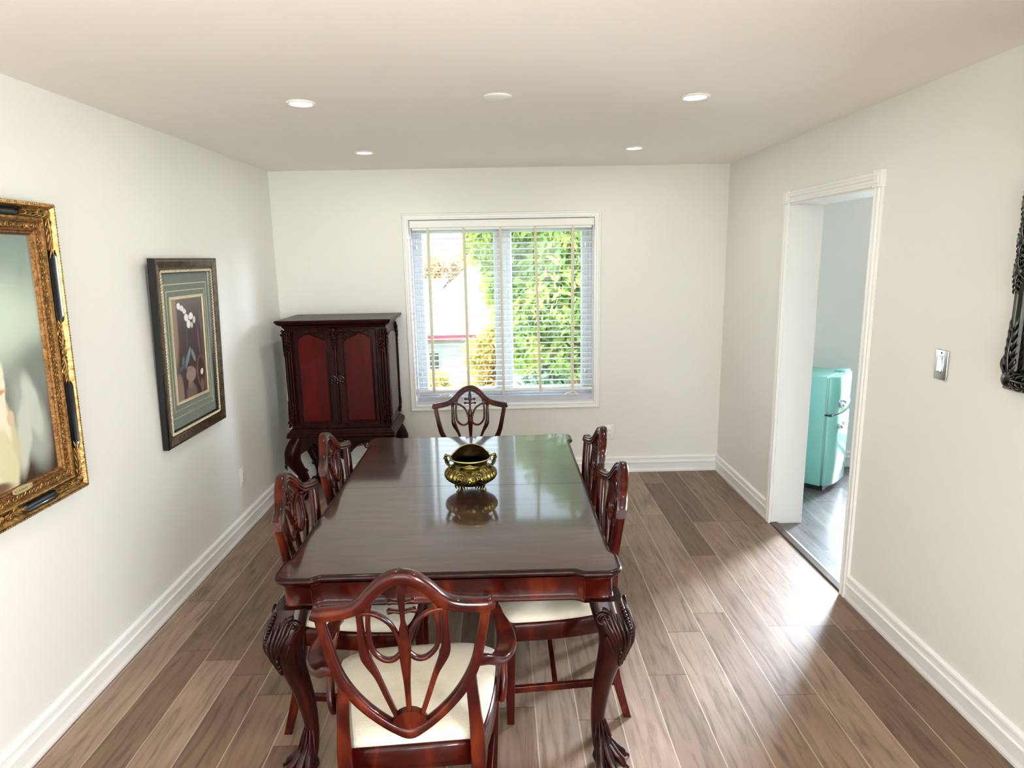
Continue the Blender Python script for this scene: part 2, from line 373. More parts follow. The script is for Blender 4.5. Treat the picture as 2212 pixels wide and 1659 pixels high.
struct(b.build('wall_far', simple('low_bounce_wall', srgb(150, 132, 108), .5)))  # unseen kitchen walls, toned darker to cut bounced light

BP = [(0, 0), (.016, 0), (.017, .012), (.013, .030), (.013, .072), (.019, .078), (.019, .086), (.013, .092), (.011, .112), (.016, .118), (.014, .128), (.006, .134), (0, .136)]
def baseboard(name, p0, p1, nrm):
    p0 = Vector(p0); p1 = Vector(p1); n = Vector(nrm)
    rings = [[(p.x+n.x*d, p.y+n.y*d, z) for d, z in BP] for p in (p0, p1)]
    return struct(MB().loft(rings, True, False).build(name, M['trim']))
baseboard('baseboard_left', (XL, YF, 0), (XL, YB, 0), (1, 0, 0))
baseboard('baseboard_back', (XL, YB, 0), (XR, YB, 0), (0, -1, 0))
baseboard('baseboard_right', (XR, D1+.06, 0), (XR, YB, 0), (-1, 0, 0))
baseboard('baseboard_near', (XR, YF, 0), (XR, D0-.06, 0), (-1, 0, 0))
baseboard('baseboard_far', (XR+TH, YB, 0), (3.03, YB, 0), (0, -1, 0))

# doorway casing with corner blocks, white jamb lining
b = MB()
def casing_strip(mb, y0, y1, z0, z1, x, vertical=True):
    # fluted flat strip on the right wall
    prof = [(0, 0), (.012, .0), (.018, .06), (.018, .2), (.012, .28), (.012, .42), (.019, .5), (.019, .7), (.011, .78), (.011, .92), (.016, 1), (0, 1)]
    if vertical:
        rings = [[(x-d, y0+(y1-y0)*t, z) for d, t in prof] for z in (z0, z1)]
    else:
        rings = [[(x-d, y, z0+(z1-z0)*t) for d, t in prof] for y in (y0, y1)]
    mb.loft(rings, True, False)
cw = .062
casing_strip(b, D0, D0-cw, 0, DZ, XR); casing_strip(b, D1, D1+cw, 0, DZ, XR); casing_strip(b, D0, D1, DZ, DZ+cw+.008, XR, False)
for y in (D0-cw, D1):
    b.box(XR-.024, XR, y-.003, y+cw+.003, DZ-.004, DZ+cw+.012); b.box(XR-.029, XR-.02, y+.012, y+cw-.012, DZ+.012, DZ+cw-.004)
struct(b.build('trim_1', M['trim'], bevel=.0015))
b = MB().box(XR-.002, XR+TH+.002, D0-.012, D0+.006, 0, DZ).box(XR-.002, XR+TH+.002, D1-.006, D1+.012, 0, DZ).box(XR-.002, XR+TH+.002, D0, D1, DZ-.012, DZ+.006)
struct(b.build('trim_2', M['trim'], bevel=.001))
b = MB(); b.loft([[(XR-.012, y, 0), (XR-.006, y, .010), (XR+.03, y, .013), (XR+.05, y, .004), (XR+.05, y, 0)] for y in (D0+.006, D1-.006)], True, False)
struct(b.build('trim_3', M['threshold']))

# window: moulded casing, outer frame, two sashes, mullion, glass, cranks
win = empty('window_1', (0, YB, 0)); struct(win)
prof = [(0, 0), (0, .012), (.006, .020), (.014, .020), (.018, .014), (.034, .014), (.040, .018), (.048, .017), (.052, .008), (.054, 0)]
def frame_loop(mb, x0, x1, z0, z1, prof, yy, sgn=-1, smooth=False):
    # profile (inset, protrusion); rectangle in XZ; protrudes toward -y
    rings = []
    for ins, d in prof:
        rings.append([(x0+ins, yy+sgn*d, z0+ins), (x1-ins, yy+sgn*d, z0+ins), (x1-ins, yy+sgn*d, z1-ins), (x0+ins, yy+sgn*d, z1-ins)])
    mb.loft(rings, False, smooth)
b = MB(); frame_loop(b, WX0-.054, WX1+.052, WZ0-.054, WZ1+.054, prof, 0); b.build('casing', M['trim'], win)
b = MB(); frame_loop(b, WX0, WX1, WZ0, WZ1, [(0, -TH), (0, -.004), (.012, -.004), (.012, -.07), (.035, -.07), (.035, -.13), (.0, -.13)], 0); 
b.box(WX0, WX1, .02, .12, WZ0, WZ0+.055)
b.build('window_frame', M['upvc'], win, bevel=.001)
mc = (WX0+WX1)/2
for (sx0, sx1) in ((WX0+.03, mc-.012), (mc+.012, WX1-.03)):
    b = MB(); frame_loop(b, sx0, sx1, WZ0+.05, WZ1-.03, [(0, -.12), (0, -.075), (.010, -.068), (.022, -.068), (.024, -.078), (.052, -.078), (.060, -.09), (.060, -.12)], 0)
    sash = b.build('sash', M['upvc'], win, bevel=.001)
    MB().box(sx0+.058, sx1-.058, .100, .106, WZ0+.108, WZ1-.088).build('glass_pane', M['glass'], sash)
    for zz in (.85, 1.86):
        xx = sx0+.012 if sx0 < mc-.1 else sx1-.03
        MB().rbox(xx-.006, xx+.006, .052, .070, zz-.02, zz+.02, .004).build('sash_latch', M['steel'], sash)
MB().box(mc-.026, mc+.026, .062, .13, WZ0+.03, WZ1-.02).build('mullion', M['upvc'], win, bevel=.002)
for xx in (-.47, .555):
    b = MB(); b.rbox(xx-.055, xx+.055, -.008, .028, WZ0+.052, WZ0+.072, .006)
    b.tube([(xx+.03, -.004, WZ0+.078), (xx, -.018, WZ0+.085), (xx-.045, -.024, WZ0+.070), (xx-.062, -.024, WZ0+.062)], [.008, .007, .006, .009], 8)
    b.ball((xx+.02, -.002, WZ0+.075), .014)
    b.build('crank_handle', M['plastic'], win)

# blind
bl = tag(empty('window_blind', (0, YB-.001, 0)), 'white wooden slat blind with cream tapes, lowered over the double window', 'blind')
bx0, bx1 = WX0+.006, WX1-.006
b = MB().rbox(bx0, bx1, -.034, -.022, 2.003, 2.056, .004); b.box(bx0, bx0+.01, -.03, .04, 2.003, 2.054).box(bx1-.01, bx1, -.03, .04, 2.003, 2.054)
b.build('valance', M['blind'], bl)
MB().box(bx0+.015, bx1-.015, -.018, .038, 1.985, 2.045).build('headrail', M['blind'], bl, bevel=.002)
slat = None; nsl = 29; zt = 1.968; zb = .752
for i in range(nsl):
    z = zt-(zt-zb)*i/(nsl-1)
    if slat is None:
        b = MB(); b.loft([[(x, -.016, -.0035), (x, -.004, .0), (x, .010, .001), (x, .024, -.0), (x, .036, -.0035), (x, .036, -.006), (x, .010, -.0015), (x, -.016, -.006)] for x in (bx0+.012, bx1-.012)], True, False)
        slat = b.build('slat', M['blind'], bl); slat.rotation_euler = (R(-3), 0, 0); o = slat
    else:
        o = slat.copy(); COL.objects.link(o); o.parent = bl
    o.location = (0, 0, z)
b = MB().rbox(bx0+.008, bx1-.008, -.018, .038, .708, .730, .005); b.build('bottom_rail', M['blind'], bl)
for i, (xa, xb) in enumerate(((-.556, -.558), (-.278, -.278), (.003, .003), (.27, .30), (.563, .560))):
    b = MB()
    for yy in (-.020, .0395):
        pts = [(xa+(xb-xa)*t, yy, 2.0-(2.0-.706)*t) for t in [k/12 for k in range(13)]]
        vs = [(x-.0095, y, z) for x, y, z in pts]+[(x+.0095, y, z) for x, y, z in pts]+[(x-.0095, y+.001, z) for x, y, z in pts]+[(x+.0095, y+.001, z) for x, y, z in pts]
        n = 13; fs = []
        for k in range(12): fs += [(k, k+1, n+k+1, n+k), (2*n+k, 3*n+k, 3*n+k+1, 2*n+k+1), (k, 2*n+k, 2*n+k+1, k+1), (n+k, n+k+1, 3*n+k+1, 3*n+k)]
        b.add(vs, fs)
    b.box(xb-.011, xb+.011, -.021, .040, .704, .708)
    b.build('ladder_tape', M['tape'], bl)

# the two glazed doors that let daylight in (behind the photographer, and in the kitchen)
def patio(name, x0, x1, y, z1, depth):
    d = empty(name, (0, y, 0)); struct(d)
    b = MB(); frame_loop(b, x0, x1, 0, z1, [(0, -.06), (0, .0), (.05, .0), (.05, -.06)], 0); m_ = (x0+x1)/2
    b.box(m_-.03, m_+.03, 0, .06, .05, z1-.05); b.build('door_frame', M['upvc'], d)
    for a, c in ((x0+.05, m_-.03), (m_+.03, x1-.05)): MB().box(a, c, .03, .036, .05, z1-.05).build('glass_pane', M['glass'], d)
patio('door_1', -1.25, 1.25, YF-.12, 2.15, .1)
patio('door_2', 3.05, 4.8, YB+.08, 2.15, .1)

# ceiling fittings
for i, (x, y, t) in enumerate(((-.843, 2.965, 'near left'), (.857, 2.958, 'near right'), (-.847, 4.30, 'far left'), (.865, 4.294, 'far right'))):
    lab = {0: 'round recessed ceiling light, lit, the nearer one on the picture wall side', 1: 'round recessed ceiling light, lit, the nearer one on the doorway side',
           2: 'round recessed ceiling light, lit, above the carved cabinet by the window wall', 3: 'round recessed ceiling light, lit, the far one on the doorway side'}[i]
    t_ = tag(empty('recessed_light', (x, y, H)), lab, 'ceiling light', 'recessed lights in the ceiling')
    MB().lathe([(.046, -.001), (.048, -.006), (.056, -.009), (.062, -.006), (.063, 0), (.058, .001), (.046, .001)], n=40, cap=False).build('trim_ring', M['plastic'], t_)
    MB().lathe([(.0005, -.0035), (.030, -.004), (.047, -.003), (.047, .0)], n=40).build('lens', M['lamp'], t_)
    lo = lamp('AREA', 'bulb', (0, 0, -.012), (0, 0, 0), POT_W, (1, .97, .92), shape='DISK', size=.09); lo.parent = t_
t_ = tag(empty('ceiling_plate', (.003, 2.904, H)), 'white blank round cover plate with two screws in middle of ceiling', 'cover plate')
MB().lathe([(.0005, -.010), (.045, -.009), (.058, -.006), (.061, 0)], n=40).build('plate', M['plastic'], t_)
for s in (-1, 1): MB().ball((s*.033, s*.008, -.0102), .0035, 8, 5, (1, 1, .5)).build('screw', M['steel'], t_)

# outlets and dimmer
def outlet(x, y, z, rz, label, w_=.074, h_=.12):
    t = tag(empty('wall_outlet', (x, y, z), rz), label, 'outlet')
    MB().rbox(-w_/2, w_/2, -.006, -.0005, -h_/2, h_/2, .003).build('cover_plate', M['plastic'], t)
    b = MB().rbox(-.017, .017, -.0085, -.005, -.034, .034, .002); ins = b.build('receptacle', M['plastic'], t)
    for zc in (-.019, .019):
        b = MB()
        b.box(-.0075, -.0055, -.0088, -.008, zc-.003, zc+.005).box(.0055, .0075, -.0088, -.008, zc-.002, zc+.004).box(-.002, .002, -.0088, -.008, zc-.011, zc-.007)
        b.build('socket_slots', M['black'], ins)
outlet(.866, YB, .345, 0, 'white double outlet under the window wall corner, just above the back baseboard')
outlet(XL, 4.10, .38, R(90), 'white double outlet low on the picture wall by the cabinet')
t = tag(empty('dimmer_switch', (XR, 2.522, 1.317), R(-90)), 'brushed metal dimmer switch plate on the wall beside the doorway', 'light switch')
MB().rbox(-.037, .037, -.007, -.0005, -.060, .060, .003).build('switch_plate', M['steel'], t)
b = MB().rbox(-.016, .016, -.011, -.006, -.035, .035, .003); b.build('bezel', M['chrome'], t)
b = MB(); b.loft([[(x, -.010, -.030), (x, -.017, -.024), (x, -.013, .022), (x, -.010, .026)] for x in (-.009, .009)], True, False); b.build('lever', M['chrome'], t, bevel=.001)
MB().ball((.0, -.0075, .048), .004, 8, 5, (1, .5, 1)).build('screw', M['black'], t)

# ------------------------------------------------------------------ dining table
TC = Vector((-.195, 2.777, 0)); HX, HY = .578, .847
tb = tag(empty('dining_table', TC), 'long dark mahogany dining table with polished top, scalloped corners and carved clawfoot legs', 'table')
def table_outline(hx, hy, ins=0, corner=.135, notch=.020, rc=.055, n=8):
    # straight sides recessed by `notch`, rounded corner lobes standing proud
    def quarter():
        q = []
        q.append((hx-notch, 0)); q.append((hx-notch, hy-corner-.035))
        for k in range(1, n+1):   # ogee out along the long side
            t = k/n; q.append((hx-notch+notch*(.5-.5*math.cos(math.pi*t)), hy-corner-.035+.04*t))
        for k in range(0, n+1):
            a = math.pi/2*k/n; q.append((hx-rc+rc*math.cos(a), hy-rc+rc*math.sin(a)))
        for k in range(n, 0, -1):
            t = k/n; q.append((hx-corner-.035+.04*t, hy-notch+notch*(.5-.5*math.cos(math.pi*t))))
        q.append((hx-corner-.035, hy-notch)); return q
    q = quarter(); pts = q+[(-x, y) for x, y in q[::-1]]+[(-x, -y) for x, y in q]+[(x, -y) for x, y in q[::-1]]
    out = [pts[0]]
    for p in pts[1:]:
        if (Vector(p)-Vector(out[-1])).length > 1e-4: out.append(p)
    if (Vector(out[0])-Vector(out[-1])).length < 1e-4: out.pop()
    res = []; m = len(out)
    for i in range(m):
        a = Vector(out[i-1]); c = Vector(out[(i+1) % m]); t = (c-a).normalized(); nn = Vector((t.y, -t.x)); res.append((out[i][0]-nn.x*ins, out[i][1]-nn.y*ins))
    return res
def stack(mb, prof, hx=HX, hy=HY, **kw):
    rings = [[(x, y, z) for x, y in table_outline(hx, hy, ins, **kw)] for ins, z in prof]
    mb.loft(rings, True, True)
b = MB(); stack(b, [(.030, .735), (.014, .7352), (.008, .740), (.003, .745), (.0, .751), (.003, .7575), (.010, .7605), (.014, .7595), (.018, .7600)])
o = b.build('table_edge', M['mahog_dark'], tb)
b = MB()
for sg in (-1, 1):   # two leaves with the seam between them
    ring = [p for p in table_outline(HX, HY, .016) if p[1]*sg > .01]
    ys = sorted(ring, key=lambda p: math.atan2(p[0], p[1]*sg))
    poly = [(p[0], p[1]) for p in ys]; poly = [(poly[0][0], sg*.0012)]+poly+[(poly[-1][0], sg*.0012)]
    b.prism(poly, lambda a, c, d: (a, c, d), .752, .7612)
b.build('tabletop', M['top'], tb)
b = MB(); stack(b, [(.040, .640), (.026, .641), (.022, .646), (.022, .652), (.030, .656), (.032, .660), (.032, .715), (.027, .722), (.020, .735), (.040, .736)])
b.build('apron', M['mahog'], tb)
def leg_path(sx, sy, P):
    cx, cy = (HX-.052), (HY-.052)
    return [Vector((sx*(cx+r*.78), sy*(cy+r*.78), z)) for r, z, w_ in P], [w_ for r, z, w_ in P]
LP = smoothpts([(-.010, .655, .056), (.0, .625, .058), (.018, .585, .060), (.032, .545, .058), (.030, .49, .050), (.014, .42, .042), (-.006, .34, .035), (-.020, .26, .030), (-.028, .18, .025), (-.028, .12, .023), (-.018, .07, .026), (0, .045, .032), (.012, .022, .030), (.014, .004, .022)], 4)
for sx in (-1, 1):
    for sy in (-1, 1):
        pts, ws = leg_path(sx, sy, LP); dg = Vector((sx, sy, 0)).normalized(); sd = Vector((-sy, sx, 0)).normalized()
        def onleg(z, phi, out=0):
            q = min(range(len(pts)), key=lambda i: abs(pts[i].z-z)); a = R(phi)
            d_ = dg*math.cos(a)+sd*math.sin(a); p_ = pts[q]; e_ = 2+1.6*min(1, max(0, (z-.45)/.2))
            r_ = ws[q]/((abs(d_.x)**e_+abs(d_.y)**e_)**(1/e_)); return Vector((p_.x, p_.y, z))+d_*(r_+out)
        b = MB(); rings = []
        for i, (p, w_) in enumerate(zip(pts, ws)):
            sq = min(1, max(0, (p.z-.45)/.2)); ring = []; e = 2.0+1.6*sq
            for k in range(24):
                a = 2*math.pi*k/24; ca, sa = math.cos(a), math.sin(a); rr = w_/((abs(ca)**e+abs(sa)**e)**(1/e))
                ring.append(p+Vector((sx*ca*rr, sy*sa*rr, 0)))
            rings.append(ring)
        b.loft(rings, True, True)
        leg = b.build('leg', M['mahog_dark'], tb)
        # carving that hugs the knee: a fall of acanthus ribs, a scroll on each face, a beaded ridge
        b = MB(); cx, cy = sx*(HX-.052), sy*(HY-.052)
        for phi, z0_, z1_ in ((-62, .625, .500), (-50, .635, .475), (-38, .635, .45), (-26, .62, .43), (-13, .60, .415), (13, .60, .415), (26, .62, .43), (38, .635, .45), (50, .635, .475), (62, .625, .500)):
            P_ = [onleg(z0_+(z1_-z0_)*t, phi*(1-.45*t*t), .001+.004*math.sin(math.pi*t)) for t in [i/9 for i in range(10)]]
            b.tube(P_, [.002, .0055, .0065, .007, .0068, .0062, .0055, .0048, .004, .0012], 6)
            e_ = onleg(z1_+.012, phi*.58, .004); b.ball(e_, .0065, 8, 5, (1, 1, 1.5))
        for j in range(18):
            t = j/17; b.ball(onleg(.638-.17*t, 0, .001), .0078*(1-.3*t), 8, 5, (1, 1, .8))
        for sgn in (-1, 1):
            for zc, rr_, th in ((.607, .027, .0068),):
                c = onleg(zc, sgn*72, -.004); nrm_ = (dg*math.cos(R(sgn*45))+sd*math.sin(R(sgn*45))); ax_ = nrm_.cross(Vector((0, 0, 1))).normalized()*(-sgn)
                spiral(b, c+nrm_*.004, -ax_, Vector((0, 0, -1)), rr_, 1.9, th, 1, -1.6); b.ball(c+nrm_*.006, .007)
                b.tube([onleg(.55-.02*k, sgn*(80-8*k), .002) for k in range(5)], [.007, .006, .005, .004, .001], 6)
        b.build('acanthus_carving', M['mahog_dark'], leg)
        b = MB()   # paw foot with toes and claws
        ft = Vector((cx, cy, 0))
        for j, a in enumerate((-50, -17, 17, 50)):
            d_ = Matrix.Rotation(R(a), 3, 'Z') @ dg; o_ = ft-dg*.022
            b.tube([o_+Vector((0, 0, .125))+d_*.008, o_+d_*.032+Vector((0, 0, .085)), o_+d_*.058+Vector((0, 0, .050)), o_+d_*.082+Vector((0, 0, .030)), o_+d_*.094+Vector((0, 0, .012))], [.009, .014, .016, .016, .009], 8)
            b.tube([o_+d_*.090+Vector((0, 0, .020)), o_+d_*.106+Vector((0, 0, .012)), o_+d_*.108+Vector((0, 0, .001))], [.009, .006, .002], 6)
        b.ball(ft-dg*.005+Vector((0, 0, .030)), .040, 12, 8, (1, 1, .72))
        for j in range(7):
            a = R(-80+160*j/6); d_ = Matrix.Rotation(a, 3, 'Z') @ dg
            b.tube([ft-dg*.026+d_*.020+Vector((0, 0, .17)), ft-dg*.024+d_*.030+Vector((0, 0, .13)), ft-dg*.022+d_*.044+Vector((0, 0, .09))], [.002, .0055, .002], 5)
        b.build('paw_foot', M['mahog_dark'], leg)

# ------------------------------------------------------------------ shield-back chairs
CREST = [(-.243, .886), (-.225, .882), (-.18, .888), (-.135, .899), (-.10, .920), (-.068, .952), (-.035, .976), (0, .985), (.035, .976), (.068, .952), (.10, .920), (.135, .899), (.18, .888), (.225, .882), (.243, .886)]
SIDE = [(.222, .884), (.220, .855), (.207, .790), (.190, .722), (.160, .664), (.118, .616), (.073, .578), (.035, .553), (0, .540)]
def make_chair(arm):
    W_ = .950 if arm else .975          # shoulder width factor
    HT = 1.026 if arm else .972        # overall height
    k = (HT-.500)/(1.0-.52) if arm else (HT-.485)/(1.0-.52)
    zb_ = .500 if arm else .485
    def S(u, v, d=0):
        # point on the raked and dished back; d = offset towards the front (+y)
        z = zb_+(v-.52)*k; u = u*W_
        y = -.222-(z-.45)*.115-.035*(z-.45)**2+.55*u*u
        return Vector((u, y+d, z))
    root = empty('dining_armchair' if arm else 'dining_chair')
    wd = M['mahog']
    def strip(mb, path, wid, t=.024, reed=True, kk=6, sm=True):
        P = smoothpts(path, kk) if sm else path
        W2 = smoothpts([(x,) for x in wid], kk) if hasattr(wid, '__len__') and sm else [(wid,)]*len(P)
        rings = []; n = len(P)
        for i in range(n):
            a = P[max(i-1, 0)]; c = P[min(i+1, n-1)]; du, dv = c[0]-a[0], (c[1]-a[1])*k/W_; L = math.hypot(du, dv) or 1
            su, sv = -dv/L, du/L/(k/W_); h = W2[i][0]/2
            if reed: sec = [(-1, -t*.3), (-.8, -t*.5), (.8, -t*.5), (1, -t*.3), (1, t*.25), (.86, t*.5), (.62, t*.52), (.5, t*.36), (.38, t*.5), (0, t*.58), (-.38, t*.5), (-.5, t*.36), (-.62, t*.52), (-.86, t*.5), (-1, t*.25)]
            else: sec = [(-1, -t*.28), (-.75, -t*.5), (.75, -t*.5), (1, -t*.28), (1, t*.28), (.75, t*.5), (-.75, t*.5), (-1, t*.28)]
            rings.append([S(P[i][0]+su*h*q, P[i][1]+sv*h*q, d) for q, d in sec])
        mb.loft(rings, True, True)
    b = MB(); strip(b, CREST, [.032, .034, .034, .034, .035, .036, .037, .038, .037, .036, .035, .034, .034, .034, .032], .034); b.build('crest_rail', wd, root)
    b = MB()
    sw = [.026, .026, .027, .029, .030, .027, .026, .028]
    strip(b, [(-u, v) for u, v in SIDE]+[(u, v) for u, v in SIDE[:-1][::-1]], sw+[.036]+sw[::-1], .030)
    b.build('shield_frame', wd, root)
    # pierced splat
    b = MB()
    for s in (-1, 1):
        strip(b, [(s*.034, .585), (s*.058, .650), (s*.080, .710), (s*.106, .762), (s*.112, .800), (s*.113, .850), (s*.114, .893)], [.013, .015, .017, .028, .022, .018, .017], .018, False)
        strip(b, [(s*.066, .960), (s*.082, .920), (s*.091, .875), (s*.093, .830), (s*.086, .786), (s*.060, .760), (s*.032, .758), (s*.010, .775)], .013, .017, False)
        strip(b, [(s*.008, .79), (s*.018, .825), (s*.034, .858), (s*.060, .880), (s*.088, .890), (s*.114, .888)], .012, .017, False)
        b.ball(S(s*.114, .884, .004), .011, 10, 6); b.ball(S(s*.104, .762, .004), .013, 10, 6, (1, .6, 1.3))
        for v, r, L in ((.918, .010, .034), (.893, .011, .038)):
            strip(b, [(0, v-.004), (s*L*.5, v), (s*L*.8, v), (s*L, v-.002)], [.010, .008, .013, .012], .015, False, 4)
            b.ball(S(s*L*.86, v, .002), .008, 8, 6)
    strip(b, [(0, .595), (0, .68), (0, .755), (0, .79), (0, .835), (0, .865), (0, .90), (0, .935), (0, .972)], [.014, .018, .030, .034, .026, .012, .016, .020, .008], .018, False)
    for v in (.80, .818): b.ball(S(0, v, .008), .012, 10, 6, (1, .6, 1))
    b.build('splat', wd, root)
    # fan shoe at the foot of the splat
    b = MB(); n = 16
    poly = [(.052*math.cos(math.pi*i/n), .560+.048*math.sin(math.pi*i/n)) for i in range(n+1)]+[(-.035, .545), (.035, .545)]
    b.loft([[S(u, v, d) for u, v in poly] for d in (-.012, .012)], True, False)
    for i in range(7):
        a = R(18+144*i/6); b.tube([S(0, .552, .013), S(.044*math.cos(a), .556+.042*math.sin(a), .015)], [.002, .004], 6)
    b.build('fan_shoe', wd, root, bevel=.002)
    # rear legs continuing from the shield into the floor
    sw_r = .176 if arm else .172
    for s in (-1, 1):
        b = MB(); J = S(s*.180, .690)
        pts = smoothpts([(J.x, J.y, J.z+.012), (J.x-s*.002, J.y+.002, J.z-.03), (s*(sw_r-.001), -.226, .56), (s*(sw_r+.004), -.214, .46), (s*(sw_r+.004), -.216, .36), (s*(sw_r+.010), -.240, .18), (s*(sw_r+.022), -.285, .002)], 5)
        ws = smoothpts([(.009,), (.015,), (.0175,), (.0205,), (.020,), (.017,), (.0145,)], 5)
        b.loft([[(x-w_[0], y-w_[0]*1.05, z), (x+w_[0], y-w_[0]*1.05, z), (x+w_[0], y+w_[0]*1.05, z), (x-w_[0], y+w_[0]*1.05, z)] for (x, y, z), w_ in zip(pts, ws)], True, False)
        b.build('leg', wd, root, bevel=.004)
    # front legs, straight and tapered
    fw_, fy = (.262, .205) if arm else (.243, .190)
    for s in (-1, 1):
        b = MB(); rings = []
        for z, w_, ox in ((.455 if arm else .435, .0235, 0), (.34, .0225, 0), (.12, .0165, -.003), (.002, .0135, -.005)):
            cx = s*(fw_-.022+ox); rings.append([(cx-w_, fy-.02-w_, z), (cx+w_, fy-.02-w_, z), (cx+w_, fy-.02+w_, z), (cx-w_, fy-.02+w_, z)])
        b.loft(rings, True, False); b.build('leg', wd, root, bevel=.003)
    # seat frame (bowed front and sides) and cushion
    zs0, zs1 = (.385, .462) if arm else (.362, .436)
    def seat_outline(ins=0, n=10):
        hw_r, hw_f, y0, y1, bow = sw_r+.012, fw_, -.215, fy, .030
        P = []
        for i in range(n+1):
            t = i/n; P.append((hw_r+(hw_f-hw_r)*(t**.8)+.010*math.sin(math.pi*t)-ins, y0+ins+(y1-.035-2*ins-y0)*t))
        for i in range(1, n+1):   # rounded front corner, then bowed front
            a = math.pi/2*i/n; P.append(((hw_f-ins)*math.cos(a)**.5 if i < n else 0, y1-.035-ins+.035*math.sin(a)**.6+bow*math.sin(a)**2))
        return P+[(-x, y) for x, y in P[::-1][1:]]
    b = MB(); rings = [[(x, y, z) for x, y in seat_outline(i)] for i, z in ((.004, zs0), (0, zs0+.004), (0, zs1-.012), (.003, zs1-.003), (.010, zs1), (.030, zs1))]
    b.loft(rings, True, True); b.build('seat_rail', wd, root)
    b = MB(); prof = [(.012, zs1-.004), (.008, zs1+.004), (.009, zs1+.016), (.020, zs1+.028), (.050, zs1+.038), (.10, zs1+.045), (.15, zs1+.047)]
    rings = [[(x, y, z) for x, y in seat_outline(i)] for i, z in prof]
    b.loft(rings, True, True); b.build('seat_cushion', M['fabric'], root)
    # stretchers in an H
    zst = .155 if arm else .145
    b = MB()
    for s in (-1, 1):
        b.loft([[(s*x-.009, y, zst-.013), (s*x+.009, y, zst-.013), (s*x+.009, y, zst+.013), (s*x-.009, y, zst+.013)] for x, y in ((sw_r+.010, -.235), (fw_-.026, fy-.02))], True, False)
    b.box(-(sw_r+fw_)/2+.01, (sw_r+fw_)/2-.01, -.015, .005, zst-.011, zst+.011)
    b.box(-sw_r-.005, sw_r+.005, -.245, -.228, zst+.03, zst+.052)
    b.build('stretcher', wd, root, bevel=.002)
    if arm:
        for s in (-1, 1):
            A = S(s*.192, .725)
            pts = smoothpts([(A.x, A.y+.004, A.z, .013, .016), (A.x+s*.026, A.y+.030, A.z-.016, .017, .014), (s*.246, -.135, .655, .023, .013), (s*.276, -.055, .642, .029, .0125), (s*.276, .040, .638, .025, .012), (s*.262, .125, .634, .019, .012), (s*.256, .180, .628, .018, .013), (s*.256, .198, .612, .014, .012)], 6)
            b = MB(); rings = []; n = len(pts)
            for i, p in enumerate(pts):
                q0 = Vector(pts[max(0, i-1)][:3]); q1 = Vector(pts[min(n-1, i+1)][:3]); t = (q1-q0).normalized(); sd = t.cross(Vector((0, 0, 1))).normalized(); uu = sd.cross(t)
                c = Vector(p[:3]); w_, h_ = p[3], p[4]
                rings.append([c+sd*(w_*a)+uu*(h_*e) for a, e in ((-1, -.5), (-.6, -1), (.6, -1), (1, -.5), (1, .45), (.88, .8), (.7, .86), (.58, .74), (0, .98), (-.58, .74), (-.7, .86), (-.88, .8), (-1, .45))])
            b.loft(rings, True, True); b.build('armrest', wd, root)
            b = MB()
            pts = smoothpts([(s*.256, .165, .630, .013), (s*.262, .155, .590, .013), (s*.274, .110, .525, .014), (s*.272, .065, .470, .016), (s*.268, .045, .420, .017), (s*.262, .045, .388, .014)], 6)
            b.tube([p[:3] for p in pts], [p[3] for p in pts], 10, flat=.8); b.build('arm_support', wd, root)
    return root
G = 'shield-back dining chairs around the table'
arm = make_chair(True); arm.location = (-.286, 1.762, 0); arm.rotation_euler = (0, 0, R(4))
tag(arm, 'reddish mahogany shield-back armchair at the near end of the table, back to viewer', 'chair', G)
side = make_chair(False)
spots = [((-.215, 3.745), 180, 'armless shield-back chair at the far end of the table, in front of the window'),
         ((-.560, 2.955), -90, 'armless shield-back chair on the picture wall side, the one nearer the carved cabinet'),
         ((-.565, 2.375), -90, 'armless shield-back chair on the picture wall side, the nearer of the two'),
         ((.178, 2.955), 90, 'armless shield-back chair on the doorway side, the farther one near the outlet'),
         ((.172, 2.415), 90, 'armless shield-back chair on the doorway side, the nearer of the two')]
for i, ((x, y), rz, lab) in enumerate(spots):
    o = side if i == 0 else copy_tree(side)
    o.location = (x, y, 0); o.rotation_euler = (0, 0, R(rz)); tag(o, lab, 'chair', G)

# ------------------------------------------------------------------ brass jardiniere on the table
vz = tag(empty('brass_jardiniere', (-.153, 2.745, .7612)), 'ornate aged brass footed pot with scroll handles, standing at the middle of the table', 'pot')
n = 192
def vr(prof, gad, lift):
    rings = []
    for r, z in prof:
        ring = []
        for k in range(n):
            a = 2*math.pi*k/n
            g = 1+gad(z)*(abs(math.sin(a*16))-.6)
            lf = lift(z)*(max(0, math.sin(a))**2.4+.04*max(0, -math.sin(a))**6); ox = 1+.12*abs(lf)
            ring.append((r*g*ox*math.cos(a)*1.06, r*g*ox*math.sin(a), z+.034*lf))
        rings.append(ring)
    return rings
gad = lambda z: .11*max(0, min(1, (z-.03)/.02))*max(0, min(1, (.106-z)/.02))
lft = lambda z: max(0, (z-.112)/.032)
outer = [(.030, .022), (.055, .024), (.078, .034), (.100, .052), (.107, .068), (.104, .084), (.090, .100), (.076, .108), (.070, .115), (.070, .124), (.076, .134), (.084, .141), (.085, .144), (.082, .1445)]
inner = [(.0815, .144), (.072, .134), (.066, .124), (.066, .116), (.072, .106), (.090, .09), (.098, .070), (.080, .042), (.02, .034), (.001, .034)]
bowl = MB().loft(vr(outer, gad, lft), False, True).build('bowl', M['brass'], vz)
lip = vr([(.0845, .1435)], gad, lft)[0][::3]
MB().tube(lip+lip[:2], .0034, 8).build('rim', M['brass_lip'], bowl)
o = MB(); o.loft(vr(inner, gad, lft), False, True); o.build('inner_surface', M['bowl_shade'], bowl)
